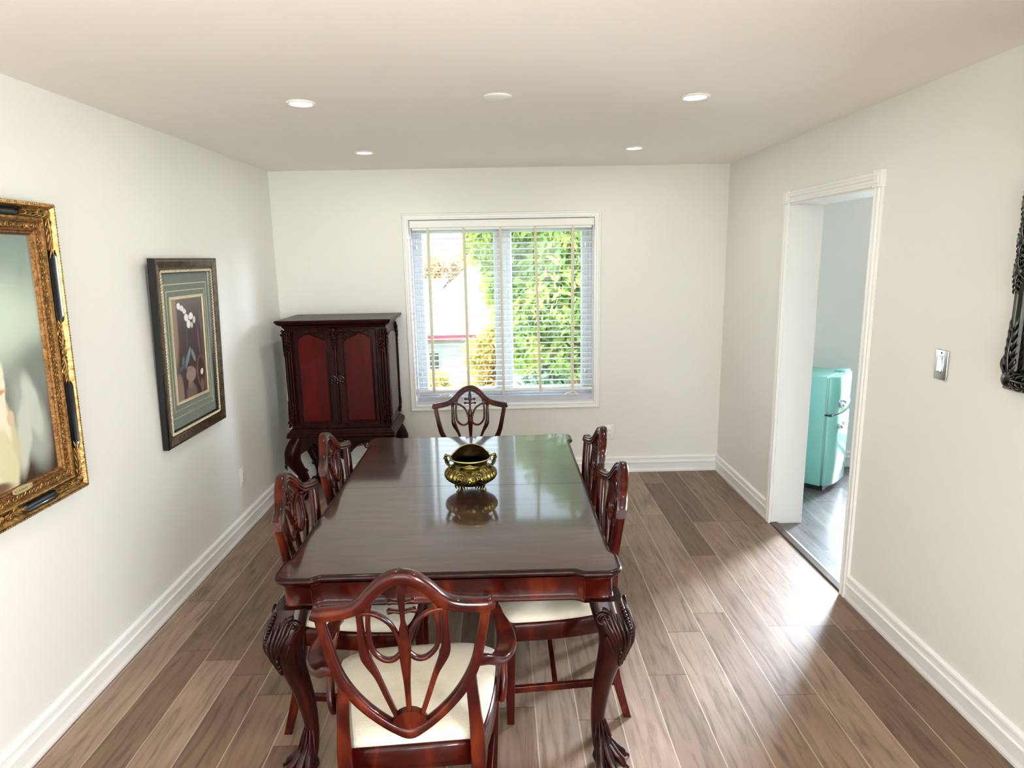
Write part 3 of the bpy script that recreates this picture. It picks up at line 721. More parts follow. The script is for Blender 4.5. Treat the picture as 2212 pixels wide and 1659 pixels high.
for s in (-1, 1):   # masks front and back
    b = MB()
    b.ball((0, s*.104, .070), .030, 12, 8, (1.2, .45, .8)); b.ball((-.014, s*.117, .080), .006); b.ball((.014, s*.117, .080), .006); b.ball((0, s*.120, .068), .008, 8, 6, (1, 1, 1.4))
    for q in (-1, 1):
        spiral(b, (q*.036, s*.103, .084), (q, 0, 0), (0, 0, 1), .018, 1.3, .0045, 1, 0); 
        for j in range(4): b.tube([(q*(.02+.008*j), s*.110, .070-.002*j), (q*(.026+.012*j), s*(.106-.003*j), .048), (q*(.024+.012*j), s*(.092-.003*j), .030)], [.003, .005, .002], 6)
    b.tube([(-.05, s*.066, .118), (-.02, s*.076, .124), (0, s*.079, .130), (.02, s*.076, .124), (.05, s*.066, .118)], [.003, .005, .006, .005, .003], 6)
    b.build('relief_mask', M['brass'], vz)
for s in (-1, 1):
    b = MB(); pts = smoothpts([(s*.082, 0, .102), (s*.100, 0, .110), (s*.110, 0, .128), (s*.106, 0, .148), (s*.096, 0, .154), (s*.088, 0, .146), (s*.082, 0, .134)], 6)
    b.tube(pts, [.0045]*len(pts), 8)
    leaf(b, (s*.088, 0, .106), (s*.5, 0, 1), (s, 0, -.3), .050, .018, 4); b.ball((s*.108, 0, .156), .007); b.ball((s*.110, .008, .146), .006); b.ball((s*.110, -.008, .146), .006)
    spiral(b, (s*.098, 0, .138), (s, 0, 0), (0, 0, 1), .018, 1.2, .004); b.build('handle', M['brass'], vz)
for a in (45, 135, 225, 315):
    b = MB(); d_ = Vector((math.cos(R(a)), math.sin(R(a)), 0))
    b.tube([d_*.052+Vector((0, 0, .034)), d_*.066+Vector((0, 0, .026)), d_*.068+Vector((0, 0, .012)), d_*.078+Vector((0, 0, .005)), d_*.086+Vector((0, 0, .006))], [.010, .008, .006, .006, .004], 8)
    b.build('foot', M['brass'], vz)

# ------------------------------------------------------------------ carved cabinet on stand
cx_, CY0, CY1 = -1.197, 4.595, 5.062
cb = tag(empty('carved_cabinet', (cx_, (CY0+CY1)/2, 0)), 'tall dark red mahogany cabinet with two panelled doors on carved scroll legs, in the corner', 'cabinet')
dy = (CY1-CY0)/2; hw = .362
def rect_stack(mb, prof, hx, hy, smooth=False):
    mb.loft([[(-hx-o, -hy-o, z), (hx+o, -hy-o, z), (hx+o, min(hy+o, dy+.03), z), (-hx-o, min(hy+o, dy+.03), z)] for o, z in prof], True, smooth)
b = MB().box(-hw, hw, -dy+.02, dy, .545, 1.325); b.build('case', M['cab'], cb, bevel=.003)
b = MB(); rect_stack(b, [(.0, 1.300), (.006, 1.305), (.010, 1.318), (.026, 1.326), (.038, 1.334), (.040, 1.342), (.046, 1.345), (.048, 1.356), (.044, 1.360)], hw, dy-.01); b.build('cornice', M['cab'], cb, bevel=.001)
b = MB(); rect_stack(b, [(.004, .492), (.030, .497), (.034, .512), (.028, .522), (.032, .530), (.014, .545), (.006, .560), (0, .562)], hw, dy-.01); b.build('waist_moulding', M['cab'], cb, bevel=.001)
# doors
for s in (-1, 1):
    xa, xb = (.006, .290); b = MB(); b.box(min(s*xa, s*xb), max(s*xa, s*xb), -dy-.002, -dy+.020, .585, 1.290)
    door = b.build('door', M['cab'], cb, bevel=.003)
    x0, x1, z0, z1 = .062, .262, .615, 1.255
    P = [(x0, z0), (x1, z0), (x1, z1-.05)]
    P += smoothpts([(x1, z1-.05), (x1-.012, z1-.022), (x1-.045, z1-.004), (x1-.085, z1+.004), (x1-.115, z1-.012), (x0+.030, z1-.030), (x0+.006, z1-.048), (x0, z1-.075)], 4)[1:]
    c = (sum(p[0] for p in P)/len(P), sum(p[1] for p in P)/len(P))
    rings = []
    for f, d in ((1.0, .001), (1.0, .006), (.93, .012), (.90, .012)):
        rings.append([(s*(c[0]+(x-c[0])*f), -dy-.001-d, c[1]+(z-c[1])*(1-(1-f)*.35)) for x, z in P])
    MB().loft(rings, True, False).build('door_panel', M['mahog_red'], door, bevel=.001)
    b = MB()   # moulding around panel
    Q = [Vector((s*x, -dy-.004, z)) for x, z in P]; b.tube(Q+[Q[0]], .0065, 6)
    for zz, sg in ((1.262, 1), (.612, -1)):
        spiral(b, (s*.225, -dy-.006, zz), (s, 0, 0), (0, 0, 1), .022, 1.3, .0055); spiral(b, (s*.105, -dy-.006, zz), (-s, 0, 0), (0, 0, 1), .022, 1.3, .0055)
        leaf(b, (s*.20, -dy-.006, zz), (-s, 0, 0), (0, -1, 0), .08, .020, 4)
    b.build('door_moulding', M['cab'], door)
    b = MB(); rr = random.Random(4)
    for j in range(9): a = rr.random()*6.28; q = rr.random()**.5*.026; b.ball((s*.020+q*math.cos(a), -dy-.012, .925+q*math.sin(a)*1.3), .006+.003*rr.random(), 8, 5)
    spiral(b, (s*.024, -dy-.014, .935), (s, 0, 0), (0, 0, 1), .024, 1.5, .005); b.build('door_knob', M['ebony'], door)
# centre stile, corner pilasters with foliage
b = MB(); b.tube([(0, -dy-.006, .60), (0, -dy-.010, .9), (0, -dy-.006, 1.27)], .010, 8)
leaf(b, (0, -dy-.012, 1.285), (0, 0, -1), (0, -1, 0), .12, .034, 6)
for s in (-1, 1):
    spiral(b, (s*.030, -dy-.010, 1.270), (s, 0, 0), (0, 0, 1), .028, 1.4, .006); spiral(b, (s*.060, -dy-.008, 1.245), (s, 0, 0), (0, 0, -1), .020, 1.2, .005); leaf(b, (s*.03, -dy-.010, 1.268), (s, 0, .15), (0, -1, 0), .09, .022, 4)
    spiral(b, (s*.030, -dy-.008, .600), (s, 0, 0), (0, 0, -1), .022, 1.3, .005)
b.ball((0, -dy-.016, 1.285), .018, 10, 7, (1, .6, 1.2))
b.build('centre_carving', M['cab'], cb)
for s in (-1, 1):
    for yy in (-dy+.006, dy-.02):
        b = MB(); xx = s*(hw-.028)
        for q in (-.018, 0, .018): b.tube([(xx+q, yy-.008, .60), (xx+q, yy-.010, .95), (xx+q, yy-.008, 1.28)], .0085, 8)
        b.tube([(s*(hw+.002), yy+.018, .60), (s*(hw+.004), yy+.018, .95), (s*(hw+.002), yy+.018, 1.28)], .010, 8)
        for zz, sg in ((1.285, -1), (.585, 1)):
            leaf(b, (xx, yy-.014, zz), (0, 0, sg), (0, -1, 0), .15, .034, 6); leaf(b, (s*(hw+.002), yy+.014, zz), (0, 0, sg), (s, 0, 0), .17, .030, 6)
            spiral(b, (s*(hw+.004), yy+.004, zz+sg*.02), (s*.5, -.8, 0), (0, 0, sg), .022, 1.4, .006)
            for j in range(6): b.ball((s*(hw+.006), yy-.006, zz+sg*.025*j), .010-.0008*j, 8, 6, (1, 1, 1.2))
        b.build('corner_pilaster', M['cab'], cb)
# raised side panels
for s in (-1, 1):
    b = MB(); b.loft([[(s*(hw+d), y0_*f, .935+(z-.935)*g) for y0_, z in ((-.16, .63), (.16, .63), (.16, 1.22), (.08, 1.245), (-.08, 1.245), (-.16, 1.22))] for d, f, g in ((0, 1, 1), (.005, 1, 1), (.010, .9, .97), (.010, .86, .955))], True, False)
    b.build('side_panel', M['mahog'], cb, bevel=.001)
# stand: scalloped apron and scroll legs
def arch_apron(mb, half, y, depth, f):
    N = 40; top = []; bot = []
    for i in range(N+1):
        t = -1+2*i/N; a = abs(t)
        z = .405-.050*math.cos(t*math.pi*2.0)-.030*math.exp(-(t/.10)**2)
        top.append((t*half, .505)); bot.append((t*half, z))
    mb.prism(bot+top[::-1], f, y, y+depth)
b = MB(); arch_apron(b, hw-.01, -dy, .028, lambda a, z, d: (a, d, z)); arch_apron(b, hw-.01, dy-.03, .028, lambda a, z, d: (a, d, z))
for s in (-1, 1): arch_apron(b, dy-.01, 0, .026, lambda a, z, d, s=s: (s*(hw-.006-d), a, z))
b.box(-hw+.01, hw-.01, -dy+.01, dy-.01, .47, .50)
b.build('stand_apron', M['cab'], cb, bevel=.002)
b = MB()
leaf(b, (0, -dy-.004, .495), (0, 0, -1), (0, -1, 0), .13, .045, 6)
for s in (-1, 1):
    leaf(b, (s*.03, -dy-.004, .44), (s, 0, .05), (0, -1, 0), .14, .026, 5); spiral(b, (s*.19, -dy-.006, .43), (s, 0, 0), (0, 0, 1), .028, 1.5, .007); spiral(b, (s*.05, -dy-.008, .405), (s, 0, 0), (0, 0, -1), .024, 1.3, .006)
b.build('apron_carving', M['cab'], cb)
CL = smoothpts([(-.010, .505, .046), (.012, .470, .050), (.044, .420, .057), (.064, .365, .060), (.058, .310, .053), (.030, .255, .044), (.0, .205, .038), (-.022, .150, .032), (-.030, .10, .027), (-.020, .055, .028), (.004, .025, .031), (.018, .004, .024)], 4)
for s in (-1, 1):
    for yy in (-1, 1):
        b = MB(); sc = 1.0 if yy < 0 else .75
        pts = [Vector((s*(hw-.040+r*.85*sc), yy*(dy-.045)+yy*r*.35*sc, z)) for r, z, q in CL]
        b.tube(pts, [q for r, z, q in CL], 14, upv=(0, 1, 0)); lg = b.build('leg', M['cab'], cb)
        b = MB(); P0 = pts[10]
        leaf(b, P0+Vector((s*.036, yy*.02, .02)), (s*.1, 0, -1), (s*.8, yy*.6, 0), .14, .036, 5)
        spiral(b, pts[22]+Vector((-s*.030, 0, -.004)), (-s, 0, 0), (0, 0, 1), .022, 1.4, .008, 1); spiral(b, pts[26]+Vector((s*.026, 0, 0)), (s, 0, 0), (0, 0, -1), .018, 1.3, .007)
        spiral(b, pts[-2]+Vector((s*.020, yy*.010, .018)), (s, 0, 0), (0, 0, 1), .022, 1.4, .008)
        b.build('scroll_carving', M['cab'], lg)

# ------------------------------------------------------------------ pictures
def layered_paint(name, base_stops, layers, w_, h_):
    # soft-edged patches of colour on a canvas, in object x/z coordinates (u 0..1 left-right, v 0..1 bottom-top)
    m, nt, b = newmat(name)
    t = nt.nodes.new('ShaderNodeTexCoord'); nz = nt.nodes.new('ShaderNodeTexNoise'); nz.inputs['Scale'].default_value = 9; nz.inputs['Detail'].default_value = 5
    nt.links.new(t.outputs['Object'], nz.inputs['Vector'])
    s = nt.nodes.new('ShaderNodeSeparateXYZ'); nt.links.new(t.outputs['Object'], s.inputs[0]); sn = nt.nodes.new('ShaderNodeSeparateXYZ'); nt.links.new(nz.outputs['Color'], sn.inputs[0])
    U = mathn(nt, 'ADD', mathn(nt, 'DIVIDE', s.outputs[0], w_), .5); V = mathn(nt, 'ADD', mathn(nt, 'DIVIDE', s.outputs[2], h_), .5)
    U = mathn(nt, 'ADD', U, mathn(nt, 'MULTIPLY_ADD', sn.outputs[0], .05, -.025)); V = mathn(nt, 'ADD', V, mathn(nt, 'MULTIPLY_ADD', sn.outputs[1], .04, -.02))
    col = ramp(nt, V, base_stops)
    mot = noise(nt, objcoord(nt), 5, 6, .6)
    col = mixc(nt, mathn(nt, 'MULTIPLY', mot, .35), col, base_stops[0][1])
    for cu, cv, ru, rv, rot, c, soft in layers:
        du = mathn(nt, 'SUBTRACT', U, cu); dv = mathn(nt, 'SUBTRACT', V, cv); ca, sa = math.cos(R(rot)), math.sin(R(rot)); asp = h_/w_
        a = mathn(nt, 'DIVIDE', mathn(nt, 'ADD', mathn(nt, 'MULTIPLY', du, ca), mathn(nt, 'MULTIPLY', dv, sa*asp)), ru)
        e = mathn(nt, 'DIVIDE', mathn(nt, 'SUBTRACT', mathn(nt, 'MULTIPLY', dv, ca), mathn(nt, 'MULTIPLY', du, sa/asp)), rv)
        r = mathn(nt, 'SQRT', mathn(nt, 'ADD', mathn(nt, 'MULTIPLY', a, a), mathn(nt, 'MULTIPLY', e, e)))
        mr = nt.nodes.new('ShaderNodeMapRange'); mr.interpolation_type = 'SMOOTHSTEP'; nt.links.new(r, mr.inputs[0])
        mr.inputs[1].default_value = 1+soft; mr.inputs[2].default_value = 1-soft; mr.inputs[3].default_value = 0; mr.inputs[4].default_value = 1
        col = mixc(nt, mr.outputs[0], col, c)
    nt.links.new(col, b.inputs['Base Color']); b.inputs['Roughness'].default_value = .35; b.inputs['Coat Weight'].default_value = .15
    return m
def rect_frame(mb, w_, h_, prof):
    mb.loft([[(-w_/2+i, -d, -h_/2+i), (w_/2-i, -d, -h_/2+i), (w_/2-i, -d, h_/2-i), (-w_/2+i, -d, h_/2-i)] for i, d in prof], False, False)

# large gilt-framed painting (left wall)
PW, PH = .90, 1.10; LEAN = R(1.6)
pc = tag(empty('gilt_framed_painting', (XL+.017, 2.525-PW/2, 1.447), R(90)), 'large painting in ornate gilt frame with black panels, hanging on the left wall', 'painting')
pc.rotation_euler = (LEAN, 0, R(90))
b = MB(); rect_frame(b, PW, PH, [(0, 0), (0, .038), (.004, .047), (.010, .048), (.014, .042), (.022, .031), (.034, .024), (.044, .025), (.050, .031), (.056, .034), (.060, .032)])
b.build('frame', M['gold'], pc)
b = MB(); rect_frame(b, PW, PH, [(.060, .032), (.063, .036), (.067, .034), (.070, .027), (.088, .024), (.092, .028), (.097, .027), (.101, .021), (.106, .023), (.110, .020), (.115, .010)])
b.build('inner_moulding', M['gold_dark'], pc)
b = MB()   # rope edge, floral inner band, cartouches
rr = random.Random(2)
for (ax, L, sgn) in (('z', PH, -1), ('z', PH, 1), ('x', PW, -1), ('x', PW, 1)):
    nb = int(L/.011)
    for i in range(nb):
        p = -L/2+.006+(L-.012)*i/(nb-1)
        for ins, d, r in ((.0015, .043, .0045),):
            q = (sgn*((PW if ax == 'z' else PH)/2-ins))
            c = (q, -d, p) if ax == 'z' else (p, -d, q)
            b.ball(c, r, 6, 4, (1, 1, 1.3) if ax == 'z' else (1.3, 1, 1), rot=(0, R(35), 0))
    nb = int((L-.16)/.020)
    for i in range(nb):
        p = -(L-.17)/2+(L-.17)*i/(nb-1); q = sgn*((PW if ax == 'z' else PH)/2-.080)
        c = Vector((q, -.0265, p)) if ax == 'z' else Vector((p, -.0265, q)); A = Vector((1, 0, 0)); B_ = Vector((0, 0, 1))
        spiral(b, c, A, B_, .0095, 1.2, .0030, 1 if i % 2 else -1, rr.random()*6, 10, 5)
ic = b.build('beaded_edges', M['gold'], pc)
def cartouche(mb, c, d, L):
    c = Vector(c); d = Vector(d).normalized(); n_ = Vector((0, -1, 0)); s_ = d.cross(n_)
    for q in (-1, 1):
        spiral(mb, c+d*q*L*.18+s_*.004, d*q, s_, .016, 1.4, .0052); spiral(mb, c+d*q*L*.42-s_*.004, d*q, -s_, .014, 1.3, .0045)
        leaf(mb, c+d*q*L*.1, d*q, n_, L*.55, .017, 5)
    mb.ball(c-Vector((0, .004, 0)), .015, 10, 7, (1, .5, 1))
ins = .034
for s in (-1, 1):
    b = MB(); cartouche(b, (s*(PW/2-ins), -.032, 0), (0, 0, 1), .17); b.build('cartouche', M['gold'], pc)
    b = MB(); cartouche(b, (0, -.032, s*(PH/2-ins)), (1, 0, 0), .17); b.build('cartouche', M['gold'], pc)
    for t in (-1, 1):
        b = MB(); c = Vector((s*(PW/2-ins), -.034, t*(PH/2-ins)))
        leaf(b, c, (-s, 0, 0), (0, -1, 0), .12, .018, 5); leaf(b, c, (0, 0, -t), (0, -1, 0), .14, .018, 5); b.ball(c, .019, 10, 7, (1, .5, 1))
        spiral(b, c+Vector((-s*.035, 0, 0)), (s, 0, 0), (0, 0, t), .017, 1.3, .005); spiral(b, c+Vector((0, 0, -t*.035)), (0, 0, t), (s, 0, 0), .017, 1.3, .005)
        b.build('corner_ornament', M['gold'], pc)
        z0, z1 = sorted((t*.115, t*.385)); xx = s*PW/2; cr = [(.0150, .0425), (.022, .0330), (.034, .0262), (.044, .0272), (.047, .0300)]
        def panel(lo, hi, f):
            L = [(lo, .35), (lo+.012, .8), (lo+.024, 1), (hi-.024, 1), (hi-.012, .8), (hi, .35)]
            mb = MB(); mb.loft([[f(.031+(i_-.031)*q, d_, p) for i_, d_ in cr] for p, q in L], False, True, closed=False); return mb
        panel(z0, z1, lambda i_, d_, p: (xx-s*i_, -d_, p)).build('lacquer_panel', M['lacquer'], pc)
        x0, x1 = sorted((t*.105, t*.285)); zz = s*PH/2
        panel(x0, x1, lambda i_, d_, p: (p, -d_, zz-s*i_)).build('lacquer_panel', M['lacquer'], pc)
cwid, chei = PW-.22, PH-.22
painting = layered_paint('misty_portrait_canvas', [(0, srgb(52, 42, 30)), (.18, srgb(86, 76, 64)), (.42, srgb(130, 134, 128)), (.7, srgb(150, 165, 150)), (1, srgb(112, 132, 122))],
    [(.55, .66, .50, .16, 0, srgb(186, 198, 180), .6), (.90, .04, .35, .12, 15, srgb(60, 46, 32), .5), (.95, .45, .14, .10, 0, srgb(112, 118, 112), .6),
     (.84, .24, .11, .20, 14, srgb(156, 160, 150), .35), (.86, .30, .05, .14, 10, srgb(184, 188, 178), .3), (.78, .20, .05, .16, -12, srgb(190, 192, 180), .3),
     (.55, .17, .19, .21, 0, srgb(196, 188, 150), .12), (.57, .24, .12, .20, 0, srgb(222, 214, 186), .15), (.63, .12, .07, .14, 8, srgb(206, 198, 162), .15), (.50, .10, .05, .15, -4, srgb(176, 166, 128), .2),
     (.55, .42, .12, .13, 0, srgb(226, 220, 200), .12), (.655, .375, .028, .13, -10, srgb(222, 214, 194), .2),
     (.70, .275, .026, .030, 0, srgb(206, 180, 152), .2), (.57, .385, .12, .018, 8, srgb(196, 144, 86), .2), (.50, .34, .035, .06, 0, srgb(190, 138, 84), .25),
     (.53, .55, .055, .050, 0, srgb(160, 126, 104), .2), (.53, .605, .12, .026, -6, srgb(178, 150, 134), .2), (.52, .635, .065, .032, 0, srgb(172, 144, 130), .2), (.55, .015, .10, .02, 0, srgb(110, 80, 60), .4)], cwid, chei)
MB().box(-cwid/2-.006, cwid/2+.006, -.012, -.002, -chei/2-.006, chei/2+.006).build('canvas', painting, pc)
b = MB(); poly = [(.045*math.copysign(1, c)*min(1, abs(c)*1.25), .012*s) for c, s in [(math.cos(2*math.pi*i/24), math.sin(2*math.pi*i/24)) for i in range(24)]]
b.prism(poly, lambda a, c, d: (a+.12, -d, c-PH/2+.105), .028, .0335)
pl = b.build('name_plaque', simple('pale_brass', (.80, .68, .36, 1), .3, .6, var=.05), pc)
b = MB()
for i in range(5): b.box(.10+.009*i, .105+.009*i, -.0338, -.0333, -PH/2+.103, -PH/2+.107)
for x in (.083, .157): b.ball((x, -.0335, -PH/2+.105), .002, 6, 4)
b.build('engraving', M['gold_dark'], pl)

# orchid print in a dark bronze frame (left wall)
QW, QH = .690, .962
pc = tag(empty('orchid_picture', (XL+.021, 3.535, 1.318), R(90)), 'framed print of white orchids in a pedestal vase, dark bronze frame, grey-green mat', 'picture')
pc.rotation_euler = (R(2.3), 0, R(90))
b = MB(); rect_frame(b, QW, QH, [(0, 0), (0, .028), (.006, .034), (.014, .036), (.045, .028), (.052, .022)]); b.build('frame', M['bronze_frame'], pc)
b = MB(); rect_frame(b, QW, QH, [(-.0015, 0), (-.0015, .029), (.004, .0345), (.004, .030), (0, .02)]); rect_frame(b, QW, QH, [(.050, .024), (.054, .025), (.072, .020), (.076, .012)]); b.build('ebony_edge', M['lacquer'], pc)
b = MB()
def rope(mb, w_, h_, d, r, pitch, sc):
    for (ax, L, sgn) in (('z', h_, -1), ('z', h_, 1), ('x', w_, -1), ('x', w_, 1)):
        nb = int(L/pitch)
        for i in range(nb):
            p = -L/2+L*(i+.5)/nb; q = sgn*((w_ if ax == 'z' else h_)/2)
            mb.ball((q, -d, p) if ax == 'z' else (p, -d, q), r, 6, 4, sc, rot=(0, R(40 if ax == 'z' else 50), 0))
rope(b, QW-.126, QH-.126, .024, .0095, .0150, (.36, .8, 1.25)); b.build('rope_beading', M['beading'], pc)
M['mat'] = simple('grey_green_mat', srgb(112, 120, 112), .85, var=.06, nscale=30)
M['fillet'] = simple('gilt_fillet', (.60, .54, .34, 1), .4, .5, var=.15)
iw, ih = QW-.150, QH-.150
MB().box(-iw/2, iw/2, -.008, -.002, -ih/2, ih/2).build('mat_board', M['mat'], pc)
b = MB()
for k, (dx, dz) in enumerate(((.030, .055), (.055, .090))):
    w2, h2 = iw-2*dx, ih-2*dz; b.loft([[(-w2/2+i, -d, -h2/2+i), (w2/2-i, -d, -h2/2+i), (w2/2-i, -d, h2/2-i), (-w2/2+i, -d, h2/2-i)] for i, d in ((0, .008), (0, .010), (.004, .010), (.004, .008))], False, False)
b.build('gilt_lines', M['fillet'], pc)
pw_, ph_ = iw-2*.085, ih-2*.125
b = MB(); b.loft([[(-pw_/2+i, -d, -ph_/2+i), (pw_/2-i, -d, -ph_/2+i), (pw_/2-i, -d, ph_/2-i), (-pw_/2+i, -d, ph_/2-i)] for i, d in ((-.004, .008), (-.004, .013), (.010, .014), (.014, .009))], False, False)
rope(b, pw_-.006, ph_-.006, .0135, .004, .009, (.7, .7, 1)); b.build('inner_fillet', M['fillet'], pc)
orchid = layered_paint('orchid_print', [(0, srgb(58, 46, 44)), (.3, srgb(72, 60, 60)), (.7, srgb(80, 68, 72)), (1, srgb(104, 92, 92))],
    [(.05, .75, .12, .40, 0, srgb(150, 124, 112), .3), (.93, .5, .07, .6, 0, srgb(98, 78, 72), .3), (.1, .10, .12, .18, 0, srgb(142, 116, 104), .2),
     (.80, .24, .15, .17, 0, srgb(112, 88, 80), .12), (.80, .24, .11, .145, 0, srgb(70, 50, 50), .1), (.81, .23, .045, .030, 0, srgb(226, 220, 214), .15), (.8, .09, .05, .07, 0, srgb(122, 98, 92), .2),
     (.78, .55, .02, .13, 6, srgb(128, 104, 96), .3), (.88, .72, .015, .14, 6, srgb(126, 110, 108), .3),
     (.45, .06, .16, .09, 0, srgb(112, 94, 88), .2), (.44, .15, .08, .05, 0, srgb(134, 112, 104), .2), (.47, .245, .15, .070, 0, srgb(152, 130, 120), .14), (.44, .305, .09, .020, 0, srgb(140, 120, 112), .2),
     (.40, .40, .15, .030, 55, srgb(108, 126, 130), .25), (.58, .42, .11, .026, -60, srgb(118, 136, 140), .25), (.26, .38, .09, .024, 75, srgb(96, 110, 112), .3), (.47, .47, .07, .018, 60, srgb(130, 146, 150), .3), (.22, .33, .12, .02, 20, srgb(84, 92, 96), .3),
     (.42, .62, .010, .15, -4, srgb(92, 98, 84), .4),
     (.24, .915, .055, .030, 0, srgb(232, 232, 226), .15), (.33, .895, .055, .026, 0, srgb(224, 224, 218), .15), (.40, .865, .05, .024, 0, srgb(228, 226, 220), .15), (.44, .80, .06, .040, 0, srgb(234, 232, 226), .15),
     (.58, .805, .07, .032, 0, srgb(236, 234, 230), .15), (.68, .765, .045, .034, 0, srgb(214, 212, 208), .15), (.50, .735, .06, .040, 0, srgb(238, 236, 230), .15), (.60, .72, .035, .030, 0, srgb(206, 206, 200), .2)], pw_, ph_)
MB().box(-pw_/2, pw_/2, -.011, -.003, -ph_/2, ph_/2).build('print', orchid, pc)

# dark carved mirror frame (right wall)
RW, RH = .80, 1.05
mr_ = tag(empty('carved_wall_mirror', (XR, 2.170-RW/2, 1.292+RH/2), R(-90)), 'wall mirror in a dark carved wooden frame, hanging near the metal dimmer switch', 'mirror')
b = MB(); rect_frame(b, RW, RH, [(0, 0), (0, .022), (.006, .030), (.012, .026), (.022, .034), (.036, .040), (.050, .036), (.056, .028), (.072, .024), (.078, .030), (.086, .026), (.090, .012)]); b.build('frame', M['ebony'], mr_)
b = MB()
for s in (-1, 1):
    for t in (-1, 1):
        c = Vector((s*(RW/2-.036), -.038, t*(RH/2-.040)))
        leaf(b, c, (-s, 0, 0), (0, -1, 0), .16, .032, 6); leaf(b, c, (0, 0, -t), (0, -1, 0), .18, .032, 6); b.ball(c, .030, 12, 8, (1, .5, 1))
        spiral(b, c+Vector((-s*.05, 0, 0)), (s, 0, 0), (0, 0, t), .030, 1.5, .009); spiral(b, c+Vector((s*.004, 0, -t*.055)), (0, 0, t), (s, 0, 0), .032, 1.5, .009); spiral(b, c+Vector((-s*.01, -.004, -t*.01)), (0, 0, t), (s, 0, 0), .028, 1.6, .006)
    for zc in (-.02, .1, -.12):
        c = Vector((s*(RW/2-.022), -.036, zc)); leaf(b, c, (0, 0, 1), (0, -1, 0), .07, .026, 4); leaf(b, c, (0, 0, -1), (0, -1, 0), .07, .026, 4); b.ball(c+Vector((s*.006, 0, 0)), .020, 10, 7, (1, .6, 1.3))
    c = Vector((0, -.036, s*(RH/2-.03))); leaf(b, c, (1, 0, 0), (0, -1, 0), .14, .03, 5); leaf(b, c, (-1, 0, 0), (0, -1, 0), .14, .03, 5)
b.build('frame_carving', M['ebony'], mr_)
MB().box(-RW/2+.085, RW/2-.085, -.014, -.004, -RH/2+.085, RH/2-.085).build('mirror_glass', M['mirror'], mr_)

# ------------------------------------------------------------------ mint retro fridge in the kitchen
fr = tag(empty('retro_fridge', (2.405, 4.515, 0), R(46)), 'small mint green retro fridge with chrome handles, standing in the kitchen beyond the doorway', 'fridge')
# local: x along the front (left front corner at origin), y into the depth
FWD, FDP, FH = .42, .40, .875
MB().box(.02, FWD-.02, .05, FDP-.02, .0, .05).build('plinth', M['black'], fr)
MB().rbox(0.003, FWD-.003, .062, FDP, .035, FH-.004, .012).build('cabinet_body', M['mint_side'], fr)
def fdoor(z0, z1):
    prof = []
    for i in range(17):
        t = -1+2*i/16; prof.append((FWD/2+t*FWD/2, .0+.036*abs(t)**6-.010*(1-t*t)))
    rings = []
    for z, ins in ((z0, .006), (z0+.006, 0), (z1-.006, 0), (z1, .006)):
        rings.append([(x+(ins if x < FWD/2 else -ins), y+ins, z) for x, y in prof]+[(FWD-ins, .055, z), (ins, .055, z)])
    b = MB(); b.loft(rings, True, True); return b
zs = FH*.672
dl = fdoor(.045, zs-.006).build('door', M['mint'], fr); du = fdoor(zs+.006, FH).build('door', M['mint'], fr)
for o, z in ((dl, zs-.085), (du, zs+.075)):
    b = MB(); b.rbox(.075, .100, -.036, -.004, z-.020, z+.020, .005); b.rbox(.175, .20, -.036, -.008, z-.016, z+.016, .005)
    b.tube([(.072, -.036, z), (.12, -.042, z), (.20, -.034, z+.006), (.235, -.030, z+.020)], [.011, .010, .008, .004], 8); b.build('handle', M['chrome'], o)
MB().rbox(.005, .05, .02, .075, zs-.008, zs+.008, .003).build('hinge', M['black'], fr)
MB().rbox(FWD-.14, FWD-.01, .03, .10, FH-.004, FH+.008, .003).build('hinge_cover', M['mint_side'], fr)
MB().box(.006, FWD-.006, .054, .064, .05, FH-.01).build('door_gasket', M['steel'], fr)

# ------------------------------------------------------------------ outside
GZ = -4.4
tag(MB().box(-60, 60, YB+1.5, 120, GZ-.3, GZ).build('lawn', M['grass']), kind='structure')
tag(MB().box(-40, 40, -40, YF-1.2, -.5, -.3).build('ground_rear', M['grass']), kind='structure')
hs = tag(empty('house', (-1.1, 33, GZ)), 'white house with pale hipped roof and maroon fascia, standing across the lawn', 'house')
hb = 3.9; ez = -1.62-GZ; pz = 1.80-GZ
MB().box(-hb-5, hb-.3, -4, 5, 0, ez).build('wall', M['stucco'], hs)
b = MB(); b.add([(-hb, -4.4, ez), (hb, -4.4, ez), (hb, 4.4, ez), (-hb, 4.4, ez), (0, -.3, pz), (0, .3, pz)], [(0, 1, 4), (1, 2, 5, 4), (2, 3, 5), (3, 0, 4, 5), (0, 3, 2, 1)])
b.add([(-hb-6, -4.2, ez), (-hb+1, -4.2, ez), (-hb+1, 4.2, ez), (-hb-6, 4.2, ez), (-hb-6, 0, ez+2.4), (-hb+2.4, 0, ez+2.4)], [(0, 1, 5, 4), (1, 2, 5), (2, 3, 4, 5), (3, 0, 4), (0, 3, 2, 1)]); b.build('roof', M['roof'], hs)
MB().box(-hb-6, hb, -4.5, -4.35, ez-.22, ez+.02).build('fascia', M['maroon'], hs)
for x in (-4.6, -2.2, 1.2):
    f = MB().box(x-.05, x+.45, -4.06, -4.0, 1.2, 2.0).build('window', M['stucco'], hs); MB().box(x, x+.4, -4.08, -4.05, 1.25, 1.95).build('pane', M['window_dark'], f)
MB().box(-3.6, -2.8, -4.07, -4.0, 0, 2.0).build('door', M['maroon'], hs)

